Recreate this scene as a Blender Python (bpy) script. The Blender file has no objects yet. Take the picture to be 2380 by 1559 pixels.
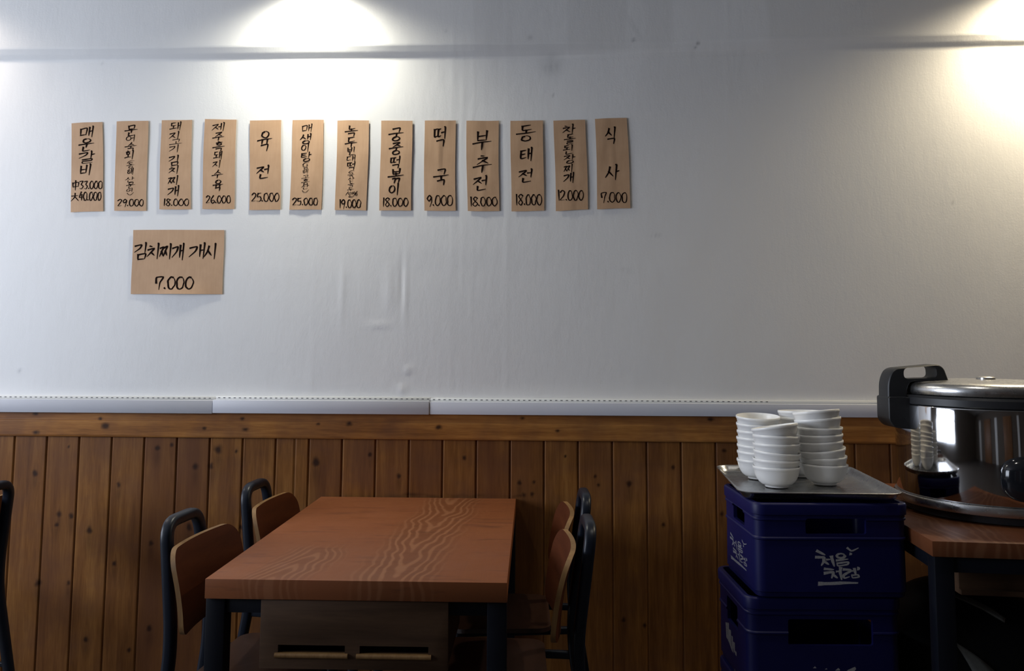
import bpy, bmesh, math, random
import numpy as np
from mathutils import Matrix, Vector
SC = bpy.context.scene
COL = SC.collection
random.seed(7)
R = math.radians
PI = math.pi
YW = 3.37            # front face of the menu wall

DAY_W = 150.0        # daylight through the side window
DAY_C = (0.785, 0.858, 1.0)
WY0, WY1, WZ0, WZ1 = 0.1, 2.6, 0.95, 2.6     # the window opening: along the side wall, and its heights
LAMPS = [(-1.00, YW - 0.20, 66.0, (1.0, 0.965, 0.82), 'recessed ceiling lamp above the row of paper strips'),
         (2.13, YW - 0.20, 122.0, (1.0, 0.85, 0.60), 'recessed ceiling lamp above the rice cooker'),
         (-2.75, YW - 0.20, 32.0, (1.0, 0.87, 0.75), 'recessed ceiling lamp near the window side'),
         (0.70, 1.95, 26.0, (1.0, 0.95, 0.86), 'unseen ceiling lamp placed over the room to brighten the bowls', 40),  # unseen lamp, placed and narrowed to brighten the bowls
         (2.60, 1.25, 12.0, (1.0, 0.90, 0.76), 'recessed ceiling lamp in the room, nearest the right wall', 40)]

# ------------------------------------------------------------------ camera
cd = bpy.data.cameras.new('camera')
cd.sensor_width = 36.0
cd.lens = 36.0 * 1860.0 / 2380.0
cd.shift_y = -0.0544
cd.clip_start = 0.02
cam = bpy.data.objects.new('camera', cd)
COL.objects.link(cam)
right = Vector((0.99917581, 0.0401473, 0.00599098))
up = Vector((-0.00259786, -0.08404169, 0.99645885))
fwd = Vector((-0.04050863, 0.99565315, 0.08386813))
m = Matrix((right, up, -fwd)).transposed().to_4x4()
m.translation = Vector((0, 0, 1.37))
cam.matrix_world = m
SC.camera = cam

# ------------------------------------------------------------------ world, daylight, exposure
w = bpy.data.worlds.new('world'); SC.world = w
w.use_nodes = True
bg = w.node_tree.nodes['Background']
bg.inputs[0].default_value = (0.75, 0.87, 1.0, 1)
bg.inputs[1].default_value = 0.06
SC.view_settings.view_transform = 'Standard'
SC.view_settings.look = 'None'
SC.view_settings.exposure = 0.09
SC.view_settings.gamma = 1.0
SC.view_settings.use_curve_mapping = False


def area_light(name, loc, rot, sx, sy, power, color):
    l = bpy.data.lights.new(name, 'AREA')
    l.shape = 'RECTANGLE'; l.size = sx; l.size_y = sy
    l.energy = power; l.color = color
    o = bpy.data.objects.new(name, l); COL.objects.link(o)
    o.location = loc; o.rotation_euler = rot
    return o


# daylight in the glazed front on the left (light stands in the plane of the opening, aims into the room)
LEFT_X = -4.3
area_light('window_daylight', (LEFT_X - 0.12, (WY0 + WY1) / 2, (WZ0 + WZ1) / 2), (0, R(-90), 0), WZ1 - WZ0, WY1 - WY0, DAY_W, DAY_C)

# ------------------------------------------------------------------ materials
def new_mat(name):
    mt = bpy.data.materials.new(name); mt.use_nodes = True
    nt = mt.node_tree
    return mt, nt, nt.nodes['Principled BSDF']


def nd(nt, typ, **kw):
    n = nt.nodes.new(typ)
    for k, v in kw.items():
        if k.startswith('i_'):
            n.inputs[k[2:].replace('_', ' ')].default_value = v
        else:
            setattr(n, k, v)
    return n


def mth(nt, op, a, b=None, clamp=False):
    n = nt.nodes.new('ShaderNodeMath'); n.operation = op; n.use_clamp = clamp
    for i, v in enumerate((a, b)):
        if v is None: continue
        if isinstance(v, (int, float)): n.inputs[i].default_value = v
        else: nt.links.new(v, n.inputs[i])
    return n.outputs[0]


def mixc(nt, fac, a, b, mode='MIX'):
    n = nt.nodes.new('ShaderNodeMix'); n.data_type = 'RGBA'; n.blend_type = mode
    for sock, v in ((n.inputs['Factor'], fac), (n.inputs['A'], a), (n.inputs['B'], b)):
        if isinstance(v, (int, float)): sock.default_value = v
        elif isinstance(v, tuple): sock.default_value = (*v[:3], 1)
        else: nt.links.new(v, sock)
    return n.outputs['Result']


def ramp(nt, fac, stops):
    n = nt.nodes.new('ShaderNodeValToRGB')
    cr = n.color_ramp
    while len(cr.elements) < len(stops): cr.elements.new(0.5)
    for e, (p, c) in zip(cr.elements, stops):
        e.position = p
        e.color = (c, c, c, 1) if isinstance(c, (int, float)) else (*c, 1)
    nt.links.new(fac, n.inputs[0])
    return n.outputs[0]


def coords(nt, scale=(1, 1, 1), rot=(0, 0, 0), loc=(0, 0, 0)):
    tc = nt.nodes.new('ShaderNodeTexCoord'); mp = nt.nodes.new('ShaderNodeMapping')
    mp.inputs['Scale'].default_value = scale; mp.inputs['Rotation'].default_value = rot
    mp.inputs['Location'].default_value = loc
    nt.links.new(tc.outputs['Object'], mp.inputs[0])
    return mp.outputs[0]


def noise(nt, vec, scale, detail=4, rough=0.55, dist=0.0):
    n = nd(nt, 'ShaderNodeTexNoise'); n.inputs['Scale'].default_value = scale
    n.inputs['Detail'].default_value = detail; n.inputs['Roughness'].default_value = rough
    n.inputs['Distortion'].default_value = dist
    if vec is not None: nt.links.new(vec, n.inputs['Vector'])
    return n.outputs[0]


def bump(nt, bsdf, height, strength=0.3, dist=0.002):
    b = nd(nt, 'ShaderNodeBump'); b.inputs['Strength'].default_value = strength
    b.inputs['Distance'].default_value = dist
    nt.links.new(height, b.inputs['Height']); nt.links.new(b.outputs[0], bsdf.inputs['Normal'])


def plain(name, col, rough=0.5, metal=0.0, var=0.08, scale=30.0, coat=0.0, bmp=0.0, spec=0.5):
    mt, nt, b = new_mat(name)
    v = noise(nt, coords(nt), scale, 3)
    c = mixc(nt, v, tuple(x * (1 - var) for x in col), tuple(min(1, x * (1 + var)) for x in col))
    nt.links.new(c, b.inputs['Base Color'])
    b.inputs['Roughness'].default_value = rough; b.inputs['Metallic'].default_value = metal
    b.inputs['Coat Weight'].default_value = coat
    b.inputs['Specular IOR Level'].default_value = spec
    if bmp: bump(nt, b, noise(nt, coords(nt), scale * 6, 3), bmp, 0.001)
    return mt


def wood(name, dark, mid, light, axis='X', stretch=14.0, scale=6.0, rough=0.45, rings=0.0, contrast=1.0, spec=0.5, coat=0.0):
    """board: streaks along one axis, pores, broad tone drift"""
    mt, nt, b = new_mat(name)
    s = {'X': (1 / stretch, 1, 1), 'Y': (1, 1 / stretch, 1), 'Z': (1, 1, 1 / stretch)}[axis]
    vec = coords(nt, s)
    n1 = noise(nt, vec, scale * 3, 6, 0.6, 0.3)
    n2 = noise(nt, vec, scale * 22, 3, 0.6)
    n3 = noise(nt, coords(nt), 2.5, 2)
    f = mth(nt, 'ADD', mth(nt, 'MULTIPLY', n1, 0.75), mth(nt, 'MULTIPLY', n2, 0.25))
    c = ramp(nt, f, [(0.30, dark), (0.50, mid), (0.70, light)])
    c = mixc(nt, mth(nt, 'MULTIPLY', n3, 0.35), c, dark)
    nt.links.new(c, b.inputs['Base Color'])
    b.inputs['Roughness'].default_value = rough
    b.inputs['Specular IOR Level'].default_value = spec
    b.inputs['Coat Weight'].default_value = coat
    bump(nt, b, n2, 0.08, 0.001)
    return mt


M = {}
def make_wall():
    mt, nt, b = new_mat('painted_wallpaper')
    st = nd(nt, 'ShaderNodeAttribute'); st.attribute_name = 'stain_shade'
    n1 = noise(nt, coords(nt, (1, 1, 0.5)), 1.6, 4)
    c = mixc(nt, n1, (0.80, 0.80, 0.795), (0.86, 0.86, 0.85))
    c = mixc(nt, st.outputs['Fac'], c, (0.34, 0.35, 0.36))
    nt.links.new(c, b.inputs['Base Color'])
    b.inputs['Roughness'].default_value = 0.62
    b.inputs['Specular IOR Level'].default_value = 0.25
    h = mth(nt, 'ADD', mth(nt, 'MULTIPLY', noise(nt, coords(nt, (1, 1, 0.35)), 26, 5, 0.6), 0.6), mth(nt, 'MULTIPLY', noise(nt, coords(nt), 140, 3, 0.6), 0.16))
    bump(nt, b, h, 0.30, 0.006)
    return mt
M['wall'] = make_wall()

def make_planks(name, horizontal=False, g=1.0):
    mt, nt, b = new_mat(name)
    kn = nd(nt, 'ShaderNodeAttribute'); kn.attribute_name = 'knot'
    tn = nd(nt, 'ShaderNodeAttribute'); tn.attribute_name = 'tone'
    gr = nd(nt, 'ShaderNodeAttribute'); gr.attribute_name = 'grain'     # warped grain coordinates (m)
    mp = nd(nt, 'ShaderNodeMapping')
    mp.inputs['Scale'].default_value = (1, 1, 0.07) if not horizontal else (0.07, 1, 1)
    nt.links.new(gr.outputs['Vector'], mp.inputs[0])
    n1 = noise(nt, mp.outputs[0], 26, 5, 0.6, 0.4)
    n2 = noise(nt, mp.outputs[0], 160, 3, 0.6)
    n3 = noise(nt, gr.outputs['Vector'], 5.0, 3, 0.6)
    f = mth(nt, 'ADD', mth(nt, 'MULTIPLY', n1, 0.7), mth(nt, 'MULTIPLY', n2, 0.3))
    c = ramp(nt, f, [(0.30, (0.125 * g, 0.046 * g, 0.011 * g)), (0.50, (0.27 * g, 0.110 * g, 0.027 * g)), (0.68, (0.40 * g, 0.182 * g, 0.048 * g))])
    c = mixc(nt, ramp(nt, n3, [(0.42, 0.0), (0.68, 0.55)]), c, (0.14, 0.062, 0.035))
    c = mixc(nt, tn.outputs['Fac'], c, (0.13, 0.05, 0.022))
    c = mixc(nt, kn.outputs['Fac'], c, (0.025, 0.010, 0.006))
    nt.links.new(c, b.inputs['Base Color'])
    b.inputs['Roughness'].default_value = 0.5
    b.inputs['Specular IOR Level'].default_value = 0.16
    bump(nt, b, n2, 0.12, 0.001)
    return mt
M['planks'] = make_planks('varnished_pine_planks', False, 0.87)
M['rail'] = make_planks('varnished_pine_rail', True, 1.3)

def make_table(name, g=1.0):
    mt, nt, b = new_mat(name)
    tc = coords(nt)
    sx = nd(nt, 'ShaderNodeSeparateXYZ'); nt.links.new(tc, sx.inputs[0])
    # staves about 9 cm wide, each with its own grain offset
    stave = mth(nt, 'FLOOR', mth(nt, 'DIVIDE', mth(nt, 'ADD', sx.outputs[0], 5.0), 0.16))
    wn = nd(nt, 'ShaderNodeTexWhiteNoise', noise_dimensions='1D'); nt.links.new(stave, wn.inputs['W'])
    # two cathedral figures running along the table, nested V lines that open toward the viewer
    def figure(xc, lean, y0, y1, wid, kx, ky, seed):
        w1 = noise(nt, coords(nt, loc=(seed, 0, 0)), 4.5, 2)
        w2 = noise(nt, coords(nt, loc=(0, seed, 0)), 7.0, 2)
        xl = mth(nt, 'SUBTRACT', mth(nt, 'ADD', sx.outputs[0], mth(nt, 'MULTIPLY', mth(nt, 'SUBTRACT', w1, 0.5), 0.085)), mth(nt, 'ADD', mth(nt, 'MULTIPLY', sx.outputs[1], lean), xc))
        d = mth(nt, 'SQRT', mth(nt, 'ADD', mth(nt, 'MULTIPLY', xl, xl), 0.0003))
        fld = mth(nt, 'ADD', mth(nt, 'MULTIPLY', d, kx), mth(nt, 'ADD', mth(nt, 'MULTIPLY', sx.outputs[1], ky), mth(nt, 'MULTIPLY', w2, 1.1)))
        s_ = mth(nt, 'SINE', mth(nt, 'MULTIPLY', fld, 6.283))
        ln = ramp(nt, mth(nt, 'ADD', mth(nt, 'MULTIPLY', s_, 0.5), 0.5), [(0.0, 0.0), (0.55, 0.10), (0.92, 1.0)])
        mx = ramp(nt, d, [(wid * 0.55, 1.0), (wid, 0.0)])
        my = mth(nt, 'MULTIPLY', ramp(nt, mth(nt, 'MULTIPLY', mth(nt, 'ADD', sx.outputs[1], 1.0 - y0), 0.5), [(0.49, 0.0), (0.53, 1.0)]), ramp(nt, mth(nt, 'MULTIPLY', mth(nt, 'ADD', sx.outputs[1], 1.0 - y1), 0.5), [(0.47, 1.0), (0.51, 0.0)]))
        return ln, mth(nt, 'MULTIPLY', mx, my)
    la, ma = figure(0.125, 0.06, -0.62, 0.62, 0.13, 42.0, -4.0, 1.7)
    lb, mb_ = figure(-0.16, 0.10, -0.62, -0.22, 0.11, 50.0, 7.0, 5.1)
    line = mth(nt, 'ADD', mth(nt, 'MULTIPLY', la, ma), mth(nt, 'MULTIPLY', lb, mth(nt, 'MULTIPLY', mb_, 0.8)), True)
    msk = mth(nt, 'ADD', ma, mb_, True)
    fine = noise(nt, coords(nt, (1, 0.03, 1)), 230, 3, 0.7)
    cross = noise(nt, coords(nt, (0.16, 1, 1)), 34, 3, 0.6)
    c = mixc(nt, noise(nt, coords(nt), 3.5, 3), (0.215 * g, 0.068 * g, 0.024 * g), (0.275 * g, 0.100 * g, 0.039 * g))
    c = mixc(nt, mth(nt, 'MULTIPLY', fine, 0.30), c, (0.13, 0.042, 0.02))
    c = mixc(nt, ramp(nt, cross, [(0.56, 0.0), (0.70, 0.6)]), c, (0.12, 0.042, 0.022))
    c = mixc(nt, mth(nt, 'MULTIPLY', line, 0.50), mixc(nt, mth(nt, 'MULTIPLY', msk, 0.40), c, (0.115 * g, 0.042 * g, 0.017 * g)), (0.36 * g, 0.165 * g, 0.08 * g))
    c = mixc(nt, mth(nt, 'MULTIPLY', wn.outputs['Value'], 0.12), c, (0.16, 0.05, 0.025))
    nt.links.new(c, b.inputs['Base Color'])
    r = ramp(nt, noise(nt, coords(nt), 9, 3), [(0.3, 0.40), (0.7, 0.54)])
    nt.links.new(r, b.inputs['Roughness'])
    b.inputs['Specular IOR Level'].default_value = 0.16
    bump(nt, b, mth(nt, 'ADD', mth(nt, 'MULTIPLY', line, 0.6), mth(nt, 'MULTIPLY', fine, 0.4)), 0.10, 0.001)
    return mt
M['table'] = make_table('embossed_wood_tabletop')
M['table_shaded'] = make_table('shaded_wood_tabletop', 0.45)  # same tabletop wood darkened, shade on the work table painted into its colour
M['rail_board'] = wood('brown_door_boards', (0.12, 0.05, 0.02), (0.22, 0.10, 0.04), (0.30, 0.14, 0.06), 'Z', 14, 6, 0.5)
M['drawer'] = wood('drawer_wood', (0.046, 0.025, 0.014), (0.078, 0.043, 0.024), (0.11, 0.062, 0.035), 'X', 10, 7, 0.55, spec=0.2)
M['ply_face'] = wood('chair_ply_face', (0.048, 0.011, 0.003), (0.075, 0.018, 0.005), (0.10, 0.027, 0.008), 'Y', 9, 8, 0.45, spec=0.25)
M['ply_edge'] = wood('chair_ply_edge', (0.17, 0.085, 0.026), (0.25, 0.135, 0.046), (0.31, 0.18, 0.066), 'Z', 20, 30, 0.5)
M['seat'] = wood('chair_seat_ply', (0.026, 0.012, 0.008), (0.040, 0.019, 0.013), (0.055, 0.027, 0.019), 'Y', 9, 8, 0.30)
M['black_metal'] = plain('blue_black_painted_steel', (0.007, 0.010, 0.018), 0.36, 0.0, 0.2, 20, spec=0.28)
M['leg_metal'] = plain('black_painted_steel', (0.004, 0.005, 0.009), 0.45, 0.0, 0.2, 20, spec=0.2)
M['white_plastic'] = plain('greyish_white_plastic_strip', (0.60, 0.61, 0.66), 0.42, 0, 0.02, 8)
M['flange'] = plain('off_white_flange', (0.80, 0.79, 0.75), 0.5, 0, 0.02, 8)
M['slot'] = plain('slot_grey', (0.14, 0.14, 0.14), 0.8)
M['porcelain'] = plain('white_melamine', (0.88, 0.88, 0.87), 0.28, 0, 0.012, 12)
M['blue'] = plain('navy_crate_plastic', (0.005, 0.006, 0.060), 0.45, 0, 0.15, 12, bmp=0.05, spec=0.25)
M['print'] = plain('white_print', (0.34, 0.34, 0.35), 0.6, 0, 0.35, 240)
M['worn_print'] = plain('worn_white_print', (0.16, 0.16, 0.19), 0.6, 0, 0.6, 260)
M['black_plastic'] = plain('black_plastic', (0.018, 0.019, 0.022), 0.42, 0, 0.15, 40, bmp=0.1)
M['gloss_black'] = plain('glossy_black_plastic', (0.008, 0.009, 0.012), 0.12, 0, 0.1, 20)
M['bag'] = plain('black_bag_vinyl', (0.005, 0.006, 0.007), 0.55, 0, 0.2, 40, bmp=0.1, spec=0.2)
M['bag_gloss'] = plain('painted_bag_gloss', (0.13, 0.135, 0.125), 0.5, 0, 0.25, 60)  # grey that stands in for gloss on the black bag
M['ink'] = plain('black_brush_ink', (0.010, 0.005, 0.004), 0.9, 0, 0.3, 300, spec=0.05)
M['floor'] = plain('dark_floor_tile', (0.055, 0.045, 0.038), 0.5, 0, 0.3, 6)
M['room'] = plain('brown_room_panelling', (0.11, 0.085, 0.065), 0.7, 0, 0.08, 3)
M['ceiling'] = plain('white_ceiling_paint', (0.50, 0.49, 0.47), 0.7, 0, 0.04, 3)
M['alu'] = plain('window_aluminium', (0.10, 0.11, 0.12), 0.4, 0.6, 0.1, 10)
M['fixture'] = plain('white_lamp_trim', (0.75, 0.75, 0.74), 0.4, 0, 0.02, 10)

def make_steel(name, col, rough, brushed=None, rv=0.05):
    mt, nt, b = new_mat(name)
    b.inputs['Metallic'].default_value = 1.0
    v = noise(nt, coords(nt, brushed or (1, 1, 1)), 60 if brushed else 9, 4)
    nt.links.new(mixc(nt, v, tuple(x * 0.9 for x in col), tuple(min(1, x * 1.08) for x in col)), b.inputs['Base Color'])
    nt.links.new(ramp(nt, v, [(0.3, max(0.02, rough - rv)), (0.7, rough + rv)]), b.inputs['Roughness'])
    return mt
M['steel'] = make_steel('polished_steel', (0.62, 0.62, 0.63), 0.06, rv=0.025)
M['steel_lid'] = make_steel('brushed_steel_lid', (0.64, 0.64, 0.64), 0.28, (1, 1, 1), 0.015)
M['tray'] = make_steel('worn_tray_steel', (0.42, 0.425, 0.43), 0.28, (0.2, 1, 1), 0.025)

def make_paper():
    mt, nt, b = new_mat('brown_kraft_paper')
    n1 = noise(nt, coords(nt), 9, 4); n2 = noise(nt, coords(nt, (1, 1, 0.1)), 120, 3)
    f = mth(nt, 'ADD', mth(nt, 'MULTIPLY', n1, 0.7), mth(nt, 'MULTIPLY', n2, 0.3))
    nt.links.new(ramp(nt, f, [(0.3, (0.50, 0.315, 0.185)), (0.7, (0.60, 0.39, 0.24))]), b.inputs['Base Color'])
    b.inputs['Roughness'].default_value = 0.6
    b.inputs['Specular IOR Level'].default_value = 0.25
    return mt
M['paper'] = make_paper()

def make_emit(name, col, s):
    mt, nt, b = new_mat(name)
    b.inputs['Emission Color'].default_value = (*col, 1); b.inputs['Emission Strength'].default_value = s
    return mt
M['lamp'] = make_emit('lamp_lens', (1.0, 0.86, 0.66), 12)

# ------------------------------------------------------------------ geometry helpers
class MB:
    """collects shapes and links them as one mesh object"""
    def __init__(s): s.v = []; s.f = []; s.mi = []; s.sm = []
    def add(s, vs, fs, mi=0, smooth=False, mat=None):
        o = len(s.v)
        s.v += [tuple(mat @ Vector(p)) if mat else tuple(p) for p in vs]
        for f in fs:
            s.f.append(tuple(i + o for i in f)); s.mi.append(mi); s.sm.append(smooth)
        return s
    def box(s, c, d, bev=0.0, mi=0, mat=None, seg=2):
        bm = bmesh.new(); bmesh.ops.create_cube(bm, size=1)
        for v in bm.verts: v.co = Vector((v.co.x * d[0] + c[0], v.co.y * d[1] + c[1], v.co.z * d[2] + c[2]))
        if bev: bmesh.ops.bevel(bm, geom=bm.edges[:], offset=min(bev, min(d) * 0.49), segments=seg, affect='EDGES', profile=0.5)
        s.bm(bm, mi, bev > 0, mat); return s
    def bm(s, bm, mi=0, smooth=False, mat=None):
        bm.verts.index_update()
        s.add([v.co.copy() for v in bm.verts], [[v.index for v in f.verts] for f in bm.faces], mi, smooth, mat)
        bm.free()
    def lathe(s, prof, seg=48, c=(0, 0, 0), mi=0, smooth=True):
        vs = []; fs = []; n = len(prof)
        for k in range(seg):
            a = 2 * PI * k / seg
            for r, z in prof: vs.append((c[0] + r * math.cos(a), c[1] + r * math.sin(a), c[2] + z))
        for k in range(seg):
            k2 = (k + 1) % seg
            for i in range(n - 1): fs.append((k * n + i, k2 * n + i, k2 * n + i + 1, k * n + i + 1))
        s.add(vs, fs, mi, smooth)
        return s
    def tube(s, path, sec, closed=False, mi=0, upv=Vector((0, 0, 1)), smooth=True, caps=True):
        """sweep a 2-D section (list of (a,b)) along path; a = sideways, b = along the reference direction"""
        P = [Vector(p) for p in path]; n = len(P); m_ = len(sec); vs = []; fs = []
        for i in range(n):
            if closed: t = P[(i + 1) % n] - P[i - 1]
            else: t = P[min(i + 1, n - 1)] - P[max(i - 1, 0)]
            t.normalize()
            sd = t.cross(upv)
            if sd.length < 1e-4: sd = t.cross(Vector((1, 0, 0)))
            sd.normalize(); bn = sd.cross(t).normalized()
            for a, b in sec: vs.append(P[i] + sd * a + bn * b)
        for i in range(n if closed else n - 1):
            j = (i + 1) % n
            for k in range(m_):
                k2 = (k + 1) % m_
                fs.append((i * m_ + k, i * m_ + k2, j * m_ + k2, j * m_ + k))
        if caps and not closed:
            fs.append(tuple(range(m_))[::-1]); fs.append(tuple((n - 1) * m_ + k for k in range(m_)))
        s.add(vs, fs, mi, smooth); return s
    def build(s, name, mats, parent=None, auto=40):
        me = bpy.data.meshes.new(name)
        me.from_pydata(s.v, [], s.f); me.update()
        for mt in (mats if isinstance(mats, (list, tuple)) else [mats]): me.materials.append(mt)
        me.polygons.foreach_set('material_index', s.mi)
        me.polygons.foreach_set('use_smooth', s.sm)
        bm = bmesh.new(); bm.from_mesh(me); bmesh.ops.recalc_face_normals(bm, faces=bm.faces[:])
        for e in bm.edges:
            if len(e.link_faces) == 2 and e.calc_face_angle(0) > R(auto): e.smooth = False
        bm.to_mesh(me); bm.free()
        o = bpy.data.objects.new(name, me); COL.objects.link(o)
        if parent: o.parent = parent
        return o


def rrect(w_, h_, r, n=4):
    pts = []
    for cx, cy, a0 in ((w_ / 2 - r, h_ / 2 - r, 0), (-w_ / 2 + r, h_ / 2 - r, 90), (-w_ / 2 + r, -h_ / 2 + r, 180), (w_ / 2 - r, -h_ / 2 + r, 270)):
        for k in range(n + 1):
            a = R(a0 + 90 * k / n); pts.append((cx + r * math.cos(a), cy + r * math.sin(a)))
    return pts


def fillet(path, r, n=6):
    """round the corners of an open 3-D polyline"""
    P = [Vector(p) for p in path]; out = [P[0]]
    for i in range(1, len(P) - 1):
        a = P[i - 1] - P[i]; b = P[i + 1] - P[i]
        d = min(r[i] if isinstance(r, (list, tuple)) else r, a.length * 0.49, b.length * 0.49)
        p0 = P[i] + a.normalized() * d; p1 = P[i] + b.normalized() * d
        for k in range(n + 1):
            t = k / n
            out.append(p0 * (1 - t) ** 2 + P[i] * 2 * t * (1 - t) + p1 * t * t)
    out.append(P[-1]); return out


def tag(o, label=None, cat=None, group=None, kind=None):
    if label: o['label'] = label
    if cat: o['category'] = cat
    if group: o['group'] = group
    if kind: o['kind'] = kind
    return o


def thing(name, label, cat, loc=(0, 0, 0), rotz=0.0, group=None):
    o = bpy.data.objects.new(name, None); COL.objects.link(o)
    o.empty_display_size = 0.1
    o.location = loc; o.rotation_euler = (0, 0, rotz)
    return tag(o, label, cat, group)


def copy_thing(root, loc, rotz, label):
    r = root.copy(); COL.objects.link(r); r.location = loc; r.rotation_euler = (0, 0, rotz); r['label'] = label
    for ch in list(root.children):
        c = ch.copy(); COL.objects.link(c); c.parent = r
        for g in list(ch.children):
            d = g.copy(); COL.objects.link(d); d.parent = c
    return r


def cut(o, cutters):
    """subtract closed meshes from o and keep the result as o's mesh"""
    tmp = []
    for k, c in enumerate(cutters):
        md = o.modifiers.new('cut%d' % k, 'BOOLEAN'); md.operation = 'DIFFERENCE'; md.solver = 'EXACT'; md.object = c
        tmp.append(c)
    bpy.context.view_layer.update()
    dg = bpy.context.evaluated_depsgraph_get()
    me = bpy.data.meshes.new_from_object(o.evaluated_get(dg))
    o.modifiers.clear(); old = o.data; o.data = me; me.name = o.name
    for c in tmp:
        bpy.data.objects.remove(c, do_unlink=True)
    bm = bmesh.new(); bm.from_mesh(me)
    for f in bm.faces: f.smooth = True
    for e in bm.edges:
        if len(e.link_faces) == 2 and e.calc_face_angle(0) > R(35): e.smooth = False
    bm.to_mesh(me); bm.free()
    return o


def gauss(x, z, cx, cz, sx, sz): return np.exp(-((x - cx) / sx) ** 2 - ((z - cz) / sz) ** 2)


def grid_obj(name, X, Y, Z, mat, parent=None, attrs=None, smooth=True):
    """mesh from 2-D numpy arrays of coordinates, with float / vector point attributes"""
    ni, nj = X.shape
    co = np.stack([X, Y, Z], -1).reshape(-1, 3).astype(np.float32)
    i, j = np.meshgrid(np.arange(ni - 1), np.arange(nj - 1), indexing='ij')
    q = np.stack([i * nj + j, (i + 1) * nj + j, (i + 1) * nj + j + 1, i * nj + j + 1], -1).reshape(-1)
    me = bpy.data.meshes.new(name); nf = (ni - 1) * (nj - 1)
    me.vertices.add(len(co)); me.vertices.foreach_set('co', co.ravel())
    me.loops.add(nf * 4); me.loops.foreach_set('vertex_index', q.astype(np.int32))
    me.polygons.add(nf); me.polygons.foreach_set('loop_start', (np.arange(nf) * 4).astype(np.int32))
    me.polygons.foreach_set('use_smooth', np.full(nf, smooth))
    me.update(calc_edges=True); me.validate()
    for k, a in (attrs or {}).items():
        if a.ndim == 3:
            at = me.attributes.new(k, 'FLOAT_VECTOR', 'POINT'); at.data.foreach_set('vector', a.reshape(-1).astype(np.float32))
        else:
            at = me.attributes.new(k, 'FLOAT', 'POINT'); at.data.foreach_set('value', a.reshape(-1).astype(np.float32))
    me.materials.append(mat)
    o = bpy.data.objects.new(name, me); COL.objects.link(o)
    if parent: o.parent = parent
    return o


def vnoise(x, z, seed=0):
    """smooth value noise on the plane, about -1..1"""
    rs = np.random.RandomState(seed); T = rs.rand(256, 256) * 2 - 1
    xi = np.floor(x).astype(int); zi = np.floor(z).astype(int); fx = x - xi; fz = z - zi
    fx = fx * fx * (3 - 2 * fx); fz = fz * fz * (3 - 2 * fz)
    g = lambda a, b: T[a % 256, b % 256]
    return (g(xi, zi) * (1 - fx) + g(xi + 1, zi) * fx) * (1 - fz) + (g(xi, zi + 1) * (1 - fx) + g(xi + 1, zi + 1) * fx) * fz

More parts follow.
